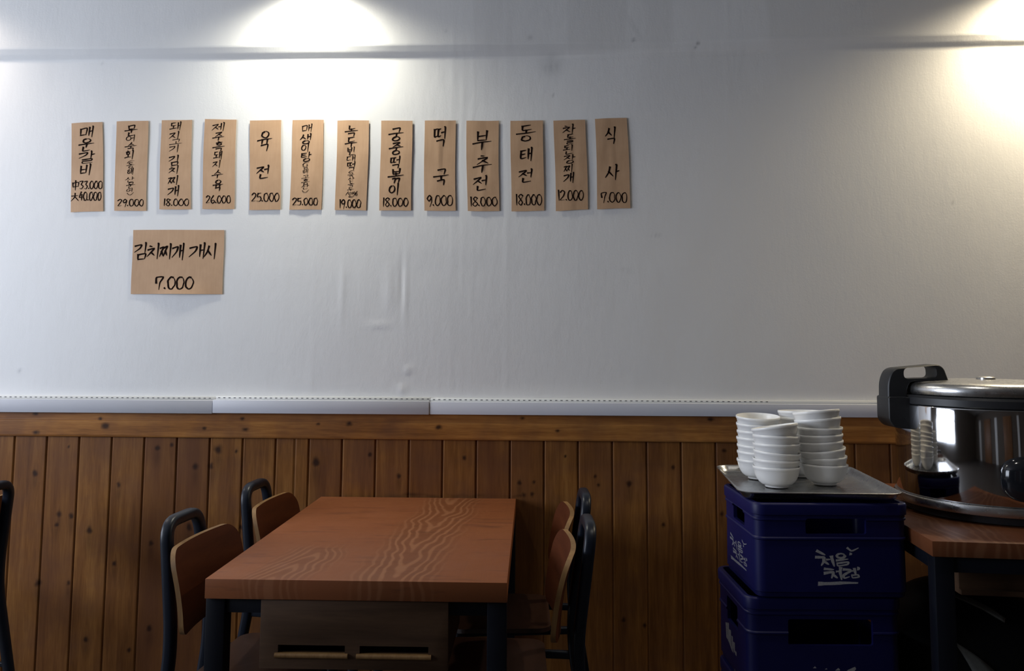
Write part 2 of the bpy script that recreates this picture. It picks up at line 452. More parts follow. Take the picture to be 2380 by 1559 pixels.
# ------------------------------------------------------------------ measured tables (metres; menu sheets in millimetres on the wall plane)
PAPERS = [
 ([(-2078, 2338), (-1940, 2344), (-1915, 1948), (-2059, 1943)],
  [('매', -2036.5, 2322.6, -1977.5, 2273.4), ('운', -2039.7, 2269.3, -1972.9, 2211.4), ('갈', -2036.7, 2211.6, -1965.8, 2159.8), ('비', -2027.8, 2155.6, -1974.9, 2105.5), ('中', -2059.5, 2082.2, -2030.6, 2039.7), ('33.000', -2028.3, 2080.7, -1924.6, 2045.3), ('大', -2062.4, 2026.6, -2028.1, 1991.5), ('40.000', -2027.3, 2032.4, -1926.5, 1994.2)]),
 ([(-1877, 2345), (-1735, 2348), (-1726, 1950), (-1867, 1949)],
  [('문', -1836.3, 2326.0, -1779.3, 2278.4), ('어', -1829.8, 2283.1, -1788.5, 2253.4), ('숙', -1832.7, 2250.6, -1782.2, 2213.6), ('회', -1831.0, 2215.2, -1789.3, 2175.4), ('⏜', -1818.6, 2171.1, -1787.2, 2160.7), ('동', -1821.1, 2162.3, -1786.1, 2137.2), ('해', -1817.0, 2137.3, -1790.5, 2106.5), ('산', -1824.0, 2097.8, -1784.6, 2074.3), ('문', -1818.5, 2074.3, -1780.4, 2046.5), ('어', -1817.1, 2046.6, -1788.5, 2030.5), ('⏝', -1813.4, 2030.5, -1784.9, 2017.3), ('29.000', -1854.6, 2000.0, -1737.2, 1969.2)]),
 ([(-1676, 2349), (-1541, 2351), (-1531, 1956), (-1669, 1955)],
  [('돼', -1635.9, 2339.7, -1587.2, 2302.5), ('지', -1637.1, 2298.3, -1588.4, 2261.3), ('고', -1634.2, 2264.4, -1578.6, 2237.7), ('기', -1634.6, 2239.4, -1589.0, 2205.5), ('김', -1635.5, 2192.4, -1586.7, 2148.3), ('치', -1632.1, 2147.0, -1586.6, 2110.3), ('찌', -1633.2, 2103.1, -1586.0, 2060.7), ('개', -1632.7, 2057.9, -1585.4, 2011.2), ('18.000', -1652.2, 2001.1, -1537.0, 1970.5)]),
 ([(-1483, 2354), (-1343, 2350), (-1340, 1956), (-1480, 1957)],
  [('제', -1447.6, 2335.7, -1394.9, 2297.1), ('주', -1443.1, 2294.4, -1393.4, 2256.0), ('흑', -1441.5, 2251.8, -1390.2, 2209.1), ('돼', -1437.0, 2209.3, -1400.5, 2172.5), ('지', -1439.9, 2169.7, -1402.1, 2136.0), ('수', -1441.2, 2127.4, -1393.1, 2090.8), ('육', -1435.2, 2083.6, -1392.5, 2035.5), ('26.000', -1464.6, 2015.3, -1354.2, 1981.8)]),
 ([(-1282, 2347), (-1144, 2347), (-1137, 1953), (-1273, 1953)],
  [('육', -1245.7, 2297.9, -1183.1, 2211.2), ('전', -1246.5, 2145.7, -1188.0, 2088.8), ('25.000', -1265.8, 2026.6, -1142.9, 1988.8)]),
 ([(-1094, 2348), (-957, 2347), (-958, 1953), (-1097, 1954)],
  [('매', -1052.8, 2327.7, -1008.2, 2292.3), ('생', -1060.3, 2285.2, -1011.2, 2241.1), ('이', -1053.3, 2242.8, -1016.0, 2204.7), ('탕', -1053.7, 2204.8, -1007.6, 2163.9), ('⏜', -1045.2, 2161.1, -1017.4, 2150.8), ('남', -1044.9, 2152.4, -1021.2, 2130.5), ('해', -1044.3, 2130.6, -1020.6, 2110.2), ('고', -1047.9, 2104.4, -1012.8, 2088.4), ('흥', -1048.9, 2087.0, -1012.1, 2062.3), ('산', -1049.7, 2063.8, -1014.4, 2042.1), ('⏝', -1044.7, 2040.7, -1015.4, 2027.6), ('25.000', -1085.5, 2004.6, -973.6, 1972.7)]),
 ([(-898, 2344), (-760, 2344), (-763, 1950), (-899, 1952)],
  [('녹', -862.7, 2319.3, -808.2, 2273.8), ('두', -861.6, 2269.7, -810.0, 2225.7), ('빈', -851.9, 2225.9, -816.4, 2190.8), ('대', -853.9, 2191.0, -815.8, 2161.8), ('떡', -850.4, 2161.9, -814.9, 2125.5), ('⏜', -843.7, 2124.1, -819.0, 2115.4), ('국', -847.8, 2114.0, -818.6, 2095.1), ('산', -845.9, 2095.2, -818.1, 2076.3), ('녹', -845.4, 2074.9, -817.6, 2051.8), ('두', -847.8, 2051.8, -818.6, 2033.0), ('/', -855.9, 2030.2, -844.1, 2015.8), ('만', -842.9, 2028.7, -820.9, 2009.9), ('%', -821.4, 2031.6, -803.8, 2014.2), ('⏝', -842.6, 2013.4, -818.0, 2005.6), ('19.000', -882.4, 1997.1, -786.9, 1961.0)]),
 ([(-708, 2342), (-572, 2342), (-570, 1950), (-707, 1949)],
  [('궁', -673.3, 2309.6, -608.9, 2252.5), ('중', -670.6, 2245.5, -609.3, 2192.9), ('떡', -663.7, 2184.4, -619.7, 2132.2), ('볶', -671.3, 2128.0, -605.7, 2068.6), ('이', -667.2, 2065.9, -620.5, 2015.4), ('18.000', -694.7, 2004.0, -582.5, 1966.5)]),
 ([(-519, 2341), (-385, 2342), (-380, 1949), (-514, 1948)],
  [('떡', -476.4, 2311.5, -423.7, 2228.4), ('국', -476.6, 2128.8, -411.5, 2058.1), ('9.000', -504.9, 2015.2, -391.9, 1969.2)]),
 ([(-338, 2340), (-198, 2339), (-194, 1947), (-329, 1947)],
  [('부', -308.9, 2291.7, -229.7, 2210.2), ('추', -306.4, 2185.9, -226.1, 2110.7), ('전', -305.5, 2096.6, -242.4, 2033.2), ('18.000', -318.8, 2007.6, -200.9, 1967.4)]),
 ([(-147, 2339), (-7, 2339), (-3, 1948), (-142, 1946)],
  [('동', -120.9, 2318.3, -41.0, 2248.4), ('태', -104.7, 2219.8, -53.4, 2160.5), ('전', -111.3, 2126.2, -50.2, 2068.6), ('18.000', -123.5, 2018.7, -11.8, 1971.4)]),
 ([(38, 2339), (174, 2341), (184, 1953), (48, 1947)],
  [('차', 76.2, 2321.6, 131.4, 2277.9), ('돌', 83.3, 2278.2, 131.4, 2236.1), ('된', 79.1, 2230.6, 122.9, 2190.1), ('장', 80.5, 2188.8, 129.9, 2151.3), ('찌', 82.0, 2147.1, 122.8, 2109.7), ('개', 80.6, 2111.3, 124.2, 2065.4), ('12.000', 55.3, 2035.5, 166.3, 1991.1)]),
 ([(215, 2345), (350, 2349), (364, 1959), (224, 1954)],
  [('식', 257.1, 2307.6, 306.1, 2235.4), ('사', 257.9, 2145.1, 316.5, 2079.2), ('7.000', 237.9, 2026.6, 350.9, 1982.4)]),
 ([(-1780, 1865), (-1380, 1866), (-1376, 1589), (-1776, 1587)],
  [('김', -1769.8, 1808.0, -1709.6, 1736.8), ('치', -1712.7, 1805.9, -1655.0, 1736.9), ('찌', -1658.0, 1804.9, -1601.6, 1737.0), ('개', -1603.4, 1806.0, -1552.4, 1731.7), ('개', -1529.2, 1806.0, -1459.1, 1737.2), ('시', -1461.7, 1805.0, -1404.8, 1737.3), ('7.000', -1672.5, 1662.7, -1502.8, 1608.5)]),
]
KNOTS = [(-1.626, 0.938, 0.0162), (-1.566, 0.951, 0.0108), (-2.009, 0.939, 0.0072), (-2.148, 0.826, 0.0162), (-1.784, 0.783, 0.0144), (-2.036, 0.66, 0.0162), (-1.982, 0.652, 0.0162), (-2.043, 0.616, 0.0126), (-1.902, 0.595, 0.018), (-1.637, 0.545, 0.0144), (-1.788, 0.46, 0.0144), (-2.109, 0.376, 0.0198), (-1.979, 0.378, 0.0126), (-1.893, 0.153, 0.0162), (-1.627, 0.203, 0.0162), (-1.459, 0.865, 0.018), (-1.394, 0.867, 0.0162), (-1.477, 0.614, 0.018), (-1.365, 0.934, 0.0234), (-1.289, 0.927, 0.009), (-0.949, 0.887, 0.0216), (-0.724, 0.921, 0.0108), (-0.601, 0.835, 0.0126), (-0.33, 0.912, 0.0108), (-0.101, 0.813, 0.0126), (-0.041, 0.817, 0.009), (-0.083, 0.764, 0.0126), (-0.048, 0.768, 0.0108), (0.088, 0.923, 0.0072), (0.21, 0.843, 0.009), (0.224, 0.808, 0.009), (0.35, 0.815, 0.0162), (0.737, 0.953, 0.0126), (0.528, 0.883, 0.0108), (0.487, 0.653, 0.0108), (0.407, 0.254, 0.0108), (0.722, 0.699, 0.0126), (-1.259, 0.617, 0.0126), (-1.71, 0.115, 0.0108), (0.324, 0.275, 0.0126)]
CAP_KNOTS = [(-2.158, 1.077, 0.0108), (-1.875, 1.058, 0.009), (-1.848, 1.03, 0.0162), (-2.147, 0.998, 0.0126), (-1.425, 1.023, 0.009), (-1.265, 1.064, 0.009), (-1.249, 1.02, 0.0108), (-0.811, 1.047, 0.0126), (-0.942, 1.046, 0.0072), (-0.436, 1.037, 0.0126), (-0.09, 1.077, 0.009), (0.056, 1.027, 0.009), (0.682, 1.081, 0.0126), (1.165, 1.066, 0.009)]
LOGO = [([(0.1746, 0.7995), (0.1974, 0.7884)], 0.0064), ([(0.171, 0.7822), (0.191, 0.7816), (0.194, 0.7786), (0.1923, 0.7696), (0.1858, 0.7591)], 0.0072), ([(0.1938, 0.7711), (0.2074, 0.7622)], 0.0056), ([(0.2016, 0.7756), (0.2124, 0.7764)], 0.0048), ([(0.2157, 0.7832), (0.2185, 0.7712), (0.2227, 0.757)], 0.0064), ([(0.2535, 0.7864), (0.25, 0.7822), (0.2418, 0.7803), (0.2337, 0.7821), (0.2304, 0.7863), (0.2339, 0.7905), (0.2421, 0.7923), (0.2503, 0.7906), (0.2535, 0.7864)], 0.0054), ([(0.2293, 0.7735), (0.2625, 0.7774)], 0.0056), ([(0.2306, 0.7653), (0.2615, 0.7692), (0.2597, 0.7624), (0.2335, 0.7586), (0.2306, 0.7653)], 0.0045), ([(0.2611, 0.8082), (0.2732, 0.8), (0.2927, 0.8083)], 0.0045), ([(0.2691, 0.7917), (0.2737, 0.7914)], 0.007), ([(0.1948, 0.7502), (0.2209, 0.7481)], 0.0064), ([(0.1945, 0.7382), (0.2146, 0.7413), (0.2191, 0.7383), (0.2141, 0.7249)], 0.0072), ([(0.219, 0.7339), (0.231, 0.725)], 0.0058), ([(0.2284, 0.7429), (0.2377, 0.7437)], 0.0048), ([(0.2402, 0.7526), (0.2391, 0.7399), (0.2424, 0.7205)], 0.0064), ([(0.2486, 0.7489), (0.267, 0.7475), (0.2653, 0.743), (0.2481, 0.7325), (0.251, 0.725), (0.2649, 0.7288)], 0.0061), ([(0.2715, 0.7446), (0.2777, 0.7453)], 0.0045), ([(0.2794, 0.7506), (0.2827, 0.7341)], 0.0054), ([(0.2712, 0.7326), (0.2881, 0.7342), (0.291, 0.7282), (0.274, 0.7259), (0.2712, 0.7326)], 0.0042), ([(0.2902, 0.7514), (0.2948, 0.7514)], 0.009), ([(0.1784, 0.7091), (0.2168, 0.71), (0.2506, 0.7119), (0.2882, 0.7118)], 0.0093)]

# ------------------------------------------------------------------ the room
X0, X1, Y0, ZC = LEFT_X, 4.1, -3.6, 2.98

# wall with the menu strips: one sheet, the part above the ledge stands forward and steps back below it
def build_menu_wall():
    xs = np.concatenate([np.linspace(X0, -2.62, 30)[:-1], np.arange(-2.62, 2.42, 0.008), np.linspace(2.43, X1, 30)])
    tl = np.linspace(0, 1, 168)          # lower wall
    tm = np.linspace(0, 1, 11)[1:-1]     # ledge
    tu = np.linspace(0, 1, 34)           # upper wall
    zb = np.interp(xs, [X0, -0.1, 0.5, 1.0, 2.05, X1], [2.626, 2.622, 2.632, 2.641, 2.650, 2.655]) + 0.0025 * vnoise(xs * 5, xs * 0 + .5, 3)
    zt = np.interp(xs, [X0, -1.2, -0.1, 0.5, 1.0, 2.05, X1], [2.664, 2.669, 2.671, 2.680, 2.686, 2.694, 2.70]) + 0.002 * vnoise(xs * 6, xs * 0 + .5, 4)
    sb = np.interp(xs, [X0, -0.3, 0.1, 0.35, 0.55, 0.95, X1], [0.026, 0.026, 0.018, 0.006, 0.005, 0.022, 0.026])
    rows = []
    for i in range(len(xs)):
        zl = 0.0 + tl * zb[i]
        zm = zb[i] + (zt[i] - zb[i]) * tm
        zu = zt[i] + (ZC - zt[i]) * tu
        off_m = np.interp(tm, [0, 0.42, 0.5, 1.0], [0, 0.55, 0.62, 1.0])
        rows.append((np.concatenate([zl, zm, zu]), np.concatenate([tl * 0, off_m, tu * 0 + 1])))
    Z = np.array([r[0] for r in rows]); O = np.array([r[1] for r in rows])
    X = np.repeat(xs[:, None], Z.shape[1], 1)
    D = np.zeros_like(X)                   # bulge toward the room
    D += 0.0020 * vnoise(X * 2.2, Z * 1.6, 1) + 0.0007 * vnoise(X * 7, Z * 3.5, 2)
    D *= 1 - 0.75 * np.clip((Z - 1.70) / .08, 0, 1) * np.clip((2.42 - Z) / .06, 0, 1) * np.clip((0.62 - X) / .1, 0, 1)   # lies flatter under the papers
    edge = np.clip((Z - 1.16) / 0.05, 0, 1)
    # creases, a peeled flake, lumps under the paper
    D -= 0.0022 * gauss(X, Z, -0.606, 1.63, 0.008, 0.10)
    D += 0.0016 * gauss(X, Z, -0.590, 1.60, 0.010, 0.14)
    D += 0.0016 * gauss(X, Z, -0.66, 1.60, 0.02, 0.09) + 0.0016 * gauss(X, Z, -0.86, 1.60, 0.012, 0.12)
    D += 0.007 * gauss(X, Z, -0.600, 1.186, 0.020, 0.014) * (1 + 0.6 * vnoise(X * 90, Z * 90, 9))
    D += 0.010 * gauss(X, Z, -0.548, 1.280, 0.011, 0.005) * (X < -0.538) + 0.004 * gauss(X, Z, -0.575, 1.273, 0.014, 0.003)
    D += 0.0025 * gauss(X, Z, -0.70, 1.462, 0.05, 0.005) + 0.003 * gauss(X, Z, -0.735, 1.437, 0.006, 0.006)
    for cx, sx, a in ((-0.99, .012, 1.3), (-0.40, .014, 1.6), (-0.31, .01, 1.2), (-0.355, .008, 1.4), (-0.165, .012, 1.2), (0.78, .009, 0.8), (-1.44, .012, .7)):
        D += 0.0006 * a * np.exp(-((X - cx - 0.01 * vnoise(Z * 4, X * 0 + .3, 11)) / sx) ** 2) * (0.4 + 0.6 * vnoise(Z * 3 + cx * 9, X * 0 + .7, 12))
    D += 0.003 * gauss(X, Z, -2.375, 1.20, 0.01, 0.02)
    Y = YW - D * edge - O * sb[:, None]
    st = 0.42 * gauss(X, Z, 0.03, 2.585, 0.045, 0.045) * (0.55 + 0.6 * np.abs(vnoise(X * 40, Z * 40, 21)))
    for px, pz, r, a in ((-0.735, 2.175, .005, .5), (-2.253, 1.253, .008, .5), (0.435, 1.85, .004, .4), (0.452, 1.848, .004, .4), (0.47, 1.846, .005, .4),
                         (0.487, 1.843, .004, .35), (1.70, 1.98, .006, .35), (-1.955, 2.61, .006, .2), (0.655, 2.672, .007, .9), (0.645, 2.655, .005, .7), (0.38, 2.69, .007, .7),
                         (-0.065, 2.70, .01, .4), (0.035, 2.45, .005, .5), (-0.43, 2.73, .006, .3), (0.33, 1.70, .012, .12), (0.36, 1.692, .014, .12)):
        st = np.maximum(st, a * gauss(X, Z, px, pz, r, r))
    st = np.maximum(st, 0.30 * gauss(X, Z, 0.38 + (Z - 2.75) * -0.6, Z, 0.012, 1) * gauss(X, Z, 0.4, 2.75, .06, .06) * 0.5)
    st += 0.15 * (O > 0.02) * (O < 0.98) * np.clip(1 - (X - 0.05) / 0.4, 0, 1)     # shade on the ledge's sloping faces, painted in as grey
    st += 0.10 * O * np.clip(1 - (X + 0.6) / 2.0, 0.45, 1)   # the strip above the ledge is a touch greyer, less so to the right
    o = grid_obj('wall_back', X, Y, Z, M['wall'], attrs={'stain_shade': np.clip(st, 0, 1)})
    return tag(o, 'white papered wall above the pine panelling, with an uneven ledge near the top', 'wall', kind='structure')
build_menu_wall()

mb = MB()      # left wall around a window opening
mb.box((X0 - 0.1, (Y0 + WY0) / 2, ZC / 2), (0.2, WY0 - Y0, ZC))
mb.box((X0 - 0.1, (WY1 + YW + 0.1) / 2, ZC / 2), (0.2, YW + 0.1 - WY1, ZC))
mb.box((X0 - 0.1, (WY0 + WY1) / 2, (WZ1 + ZC) / 2), (0.2, WY1 - WY0, ZC - WZ1))
mb.box((X0 - 0.1, (WY0 + WY1) / 2, WZ0 / 2), (0.2, WY1 - WY0, WZ0))
tag(mb.build('wall_left', M['room']), 'side wall with a wide window opening', 'wall', kind='structure')
mb = MB()
fw = 0.05
mb.box((X0 - 0.05, WY0 + fw / 2, (WZ0 + WZ1) / 2), (0.08, fw, WZ1 - WZ0), 0.004)
mb.box((X0 - 0.05, WY1 - fw / 2, (WZ0 + WZ1) / 2), (0.08, fw, WZ1 - WZ0), 0.004)
mb.box((X0 - 0.05, (WY0 + WY1) / 2, (WZ0 + WZ1) / 2), (0.08, fw * 1.2, WZ1 - WZ0), 0.004)
for z in (WZ0 + fw / 2, 2.05, WZ1 - fw / 2): mb.box((X0 - 0.05, (WY0 + WY1) / 2, z), (0.075, WY1 - WY0, fw), 0.004)
tag(mb.build('window_1', M['alu']), 'wide window in the side wall with dark frame', 'window', kind='structure')
tag(MB().box((X1 + 0.1, (Y0 + YW) / 2, ZC / 2), (0.2, YW - Y0 + 0.2, ZC)).build('wall_right', M['room']), 'brown side wall on the right', 'wall', kind='structure')
tag(MB().box(((X0 + X1) / 2, Y0 - 0.1, ZC / 2), (X1 - X0 + 0.4, 0.2, ZC)).build('wall_front', M['room']), 'brown wall behind the viewer', 'wall', kind='structure')
for k, (xa, xb, mat) in enumerate(((-3.4, -3.1, 'wall'), (-2.5, -1.5, 'rail_board'), (-0.9, -0.6, 'wall'), (0.2, 1.2, 'rail_board'), (1.9, 2.15, 'wall'))):
    tag(MB().box(((xa + xb) / 2, Y0 + 0.03, 1.25), (xb - xa, 0.06, 2.5), 0.004).build('trim_%d' % (k + 7), M[mat]), ['white pillar at the window end of the wall behind the viewer', 'wooden panel between white pillars behind the viewer', 'white pillar behind the viewer, second from the window', 'wooden panel on the wall behind the viewer, nearest the right wall', 'white pillar behind the viewer, nearest the right wall'][k], 'pillar' if mat == 'wall' else 'panel', kind='structure')
tag(MB().box(((X0 + X1) / 2, (Y0 + YW) / 2, -0.05), (X1 - X0 + 0.4, YW - Y0 + 0.4, 0.1)).build('floor', M['floor']), 'dark tiled floor', 'floor', kind='structure')
tag(MB().box(((X0 + X1) / 2, (Y0 + YW) / 2, ZC + 0.05), (X1 - X0 + 0.4, YW - Y0 + 0.4, 0.1)).build('ceiling', M['ceiling']), 'white ceiling', 'ceiling', kind='structure')

# ------------------------------------------------------------------ pine wainscot: planks 14 cm wide with shallow grooves
def knot_fields(X, Z, knots, horizontal=False, seed=5):
    K = np.zeros_like(X); W = np.zeros_like(X)
    for k, (cx, cz, r) in enumerate(knots):
        a, b_ = (1.5, 1.0) if horizontal else (0.95, 1.15)
        dx = (X - cx) / (r * 0.72 * a); dz = (Z - cz) / (r * 0.72 * b_)
        d = np.sqrt(dx * dx + dz * dz) + 0.28 * vnoise(X / r * 1.4 + k, Z / r * 1.4, seed + k)
        K = np.maximum(K, np.clip(1.45 - d, 0, 1) * 0.92)
        # dark flame trailing along the grain
        if not horizontal and r > 0.012: K = np.maximum(K, 0.34 * gauss(X, Z, cx, cz - r * 2.2, r * 0.9, r * 2.6))
        # grain flows round the knot
        s = (X - cx) if not horizontal else (Z - cz)
        W += -np.sign(s) * r * 0.75 * np.exp(-np.abs(s) / (r * 1.3)) * (gauss(X, Z, 0, cz, 1e6, r * 3.2) if not horizontal else gauss(X, Z, cx, 0, r * 3.2, 1e6))
    return K, W

def build_wainscot():
    PX, PW = -2.244, 0.1403
    k0, k1 = -15, 46
    xs = []; pid = []; gy = []
    for k in range(k0, k1):
        a = PX + PW * k
        if a < X0 or a + PW > X1: continue
        vis = -2.6 < a < 2.4
        n = 30 if vis else 5
        u = np.concatenate([[0.0, 0.0022, 0.005], np.linspace(0.008, PW - 0.008, n), [PW - 0.005, PW - 0.0022, PW]])
        g = np.interp(u, [0, 0.0022, 0.005, PW - 0.005, PW - 0.0022, PW], [0.0055, 0.0045, 0, 0, 0.0045, 0.0055])
        xs += list(a + u); gy += list(g); pid += [k] * len(u)
    # half-width board seen once in the row
    xs = np.array(xs); gy = np.array(gy); pid = np.array(pid)
    zs = np.linspace(0.0, 0.99, 200)
    X, Z = np.meshgrid(xs, zs, indexing='ij')
    G = np.repeat(gy[:, None], len(zs), 1)
    G = np.maximum(G, 0.006 * np.clip(1 - np.abs(X + 1.04) / 0.0035, 0, 1))
    K, W = knot_fields(X, Z, KNOTS)
    rs = np.random.RandomState(3); tr = rs.rand(200)
    T = np.repeat((tr[pid % 200] ** 1.3 * 0.60)[:, None], len(zs), 1)
    # dark heartwood streaks inside some boards
    P = np.repeat(pid[:, None], len(zs), 1)
    u = (X - PX) / PW - P
    hc = 0.3 + 0.4 * rs.rand(200)[P % 200]; hw = 0.14 + 0.14 * rs.rand(200)[P % 200]; ha = np.clip(rs.rand(200) * 1.6 - 0.75, 0, 0.6)[P % 200]
    T = np.clip(T + ha * np.exp(-((u - hc + 0.10 * vnoise(P * 3.7, Z * 2.2, 40)) / hw) ** 2) * (0.55 + 0.45 * vnoise(P * 2.3, Z * 3, 41)), 0, 0.8)
    # grime along the table line
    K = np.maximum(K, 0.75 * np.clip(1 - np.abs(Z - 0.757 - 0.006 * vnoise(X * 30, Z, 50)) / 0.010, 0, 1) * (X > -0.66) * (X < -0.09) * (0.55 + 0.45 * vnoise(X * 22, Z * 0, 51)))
    XS = X + 0.010 * (0.99 - Z) * 0   # boards stand plumb
    Y = (YW - 0.016) + G
    gr = np.stack([X + W + P * 1.37, P * 2.11, Z + P * 0.77], -1)
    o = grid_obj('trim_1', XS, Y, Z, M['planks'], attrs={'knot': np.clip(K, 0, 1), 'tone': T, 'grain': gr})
    return tag(o, 'dark varnished knotty pine plank panelling on the lower wall', 'panelling', kind='structure')
build_wainscot()

def build_cap():
    # pine rail over the plank tops: front face with a shallow step near the top
    xs = np.linspace(X0 + 0.005, X1 - 0.005, 1500); 
    pf = [(0.000, 0.986), (0.020, 0.986), (0.022, 0.988), (0.022, 0.996)] + [(0.022, z) for z in np.linspace(1.0, 1.052, 14)] + [(0.0215, 1.0535), (0.017, 1.055)] + [(0.0165, z) for z in np.linspace(1.058, 1.10, 10)]
    d = np.array([p[0] for p in pf]); z = np.array([p[1] for p in pf])
    X = np.repeat(xs[:, None], len(pf), 1); Z = np.repeat(z[None], len(xs), 0) + 0.0016 * X
    Y = YW - 0.0005 - np.repeat(d[None], len(xs), 0) - 0.004
    K, W = knot_fields(X, Z, CAP_KNOTS, True, 60)
    T = 0.02 + 0.12 * vnoise(X * 1.5, Z * 8, 61) + 0.32 * (Z - 0.0016 * X > 1.0545)  # upper step darker: shade under the white strip painted in
    gr = np.stack([X, X * 0 + 3.3, Z + W], -1)
    o = grid_obj('trim_2', X, Y, Z, M['rail'], attrs={'knot': np.clip(K, 0, 1), 'tone': np.clip(T, 0, 1), 'grain': gr})
    return tag(o, 'honey pine rail with small knots capping the plank panelling', 'rail', kind='structure')
build_cap()

# white strip above the rail, three butted lengths, each with a slotted flange against the wall
segs = [(X0 + 0.01, -1.388, 1.083, 1.139, 0.024), (-1.386, -0.474, 1.088, 1.144, 0.026), (-0.473, X1 - 0.01, 1.093, 1.146, 0.022)]
for k, (a, b, z0, z1, dep) in enumerate(segs):
    tl = 0.0022; cxm = (a + b) / 2; L = b - a
    px_ = (-2.07, -0.93, 1.01)[k]; rz = Matrix.Translation((px_, 0, 0)) @ Matrix.Rotation(-math.atan(tl), 4, 'Y') @ Matrix.Translation((-px_, 0, 0))
    o = MB().box((cxm, YW - dep / 2 - 0.012, (z0 + z1) / 2), (L, dep, z1 - z0), 0.003, mat=rz).build('trim_%d' % (k + 3), M['white_plastic'])
    tag(o, ['greyish white plastic strip along the wall, left length', 'greyish white plastic strip along the wall, short middle length', 'greyish white plastic strip along the wall, long right length'][k], 'strip', kind='structure')
    mb = MB(); mb.box((cxm, YW - 0.004, z1 + 0.006), (L, 0.006, 0.014), 0.001, 0, rz)
    x = a + 0.01
    while x < b - 0.01:
        if x < 0.93: mb.box((x + 0.005, YW - 0.0069, z1 + 0.0065), (0.0095, 0.0006, 0.0034), 0, 1, rz)
        x += 0.0222
    mb.build('flange', [M['flange'], M['slot']], o)

# ------------------------------------------------------------------ recessed ceiling lamps close to the menu wall
def downlight(x, y, power, col, label, half=76):
    t = thing('downlight', label, 'ceiling lamp', (x, y, ZC), 0, 'recessed ceiling lamps')
    MB().lathe([(0.050, 0.0), (0.060, -0.001), (0.064, -0.004), (0.062, -0.007), (0.052, -0.006), (0.046, 0.0)], 40).build('rim', M['fixture'], t)
    MB().lathe([(0.0, -0.0015), (0.047, -0.0015)], 32).build('lens', M['lamp'], t)
    l = bpy.data.lights.new('downlight_beam', 'SPOT'); l.energy = power; l.color = col
    l.spot_size = R(2 * half); l.spot_blend = 0.9; l.shadow_soft_size = 0.05
    o = bpy.data.objects.new('downlight_beam', l); COL.objects.link(o); o.parent = t
    o.location = (0, 0, -0.012)
    return t
for a in LAMPS: downlight(*a)

# ------------------------------------------------------------------ hand-lettered paper menus
VERT = 'ㅏㅓㅣㅐㅔㅕ'; HORI = 'ㅗㅜㅡㅠ'
INI = 'ㄱㄲㄴㄷㄸㄹㅁㅂㅃㅅㅆㅇㅈㅉㅊㅋㅌㅍㅎ'
MED = 'ㅏㅐㅑㅒㅓㅔㅕㅖㅗㅘㅙㅚㅛㅜㅝㅞㅟㅠㅡㅢㅣ'
FIN = ['', 'ㄱ', 'ㄲ', 'ㄳ', 'ㄴ', 'ㄵ', 'ㄶ', 'ㄷ', 'ㄹ', 'ㄺ', 'ㄻ', 'ㄼ', 'ㄽ', 'ㄾ', 'ㄿ', 'ㅀ', 'ㅁ', 'ㅂ', 'ㅄ', 'ㅅ', 'ㅆ', 'ㅇ', 'ㅈ', 'ㅊ', 'ㅋ', 'ㅌ', 'ㅍ', 'ㅎ']
def ring(cx, cy, rx, ry, a0=-110, n=12): return [(cx + rx * math.cos(R(a0 - 360 * k / n)), cy + ry * math.sin(R(a0 - 360 * k / n))) for k in range(n + 1)]
CONS = {
 'ㄱ': [[(0.02, .16), (.88, .08), (.72, .5), (.0, 1)]], 'ㄱ_': [[(0.02, .12), (.88, .06), (.82, 1.05)]],
 'ㄴ': [[(.12, 0), (.14, .85), (1, .74)]], 'ㄷ': [[(.02, .1), (.92, .02)], [(.12, .1), (.12, .9), (1, .84)]],
 'ㄹ': [[(0, .08), (.9, 0), (.86, .42), (.06, .5), (.06, .98), (1, .9)]], 'ㅁ': [[(.08, .05), (.12, 1)], [(.08, .08), (.92, 0), (.88, .95)], [(.12, .95), (.88, .92)]],
 'ㅂ': [[(.08, 0), (.12, 1)], [(.9, -.05), (.88, .98)], [(.1, .5), (.88, .47)], [(.12, .97), (.88, .95)]],
 'ㅅ': [[(.55, 0), (.42, .5), (0, 1)], [(.42, .42), (1, .95)]], 'ㅇ': [ring(.5, .5, .45, .47)],
 'ㅈ': [[(.05, .14), (.92, .04), (.5, .5), (0, 1)], [(.48, .48), (1, .95)]],
 'ㅊ': [[(.3, -.02), (.62, .08)], [(.05, .32), (.92, .24), (.5, .6), (0, 1)], [(.48, .58), (1, .95)]],
 'ㅌ': [[(.02, .1), (.92, .02)], [(.12, .5), (.82, .45)], [(.12, .1), (.12, .92), (1, .84)]],
 'ㅎ': [[(.32, 0), (.66, .06)], [(.0, .27), (1, .2)], ring(.5, .7, .34, .29)]}
VOW = {
 'ㅏ': [[(.36, 0), (.44, .08), (.40, 1)], [(.42, .46), (1, .42)]], 'ㅓ': [[(.62, 0), (.72, .08), (.68, 1)], [(.05, .46), (.68, .42)]],
 'ㅣ': [[(.45, 0), (.56, .07), (.50, 1)]], 'ㅐ': [[(.30, .1), (.30, .84)], [(.76, 0), (.86, .07), (.82, 1)], [(.30, .46), (.82, .42)]],
 'ㅔ': [[(.0, .46), (.42, .42)], [(.42, .1), (.42, .84)], [(.80, 0), (.90, .07), (.85, 1)]],
 'ㅗ': [[(.5, 0), (.5, .6)], [(0, .68), (.45, .6), (1, .58)]], 'ㅜ': [[(0, .24), (.45, .17), (1, .16)], [(.52, .2), (.5, 1)]],
 'ㅠ': [[(0, .24), (.45, .17), (1, .16)], [(.34, .2), (.30, .9)], [(.68, .2), (.66, .95)]], 'ㅡ': [[(0, .55), (.5, .47), (1, .45)]]}
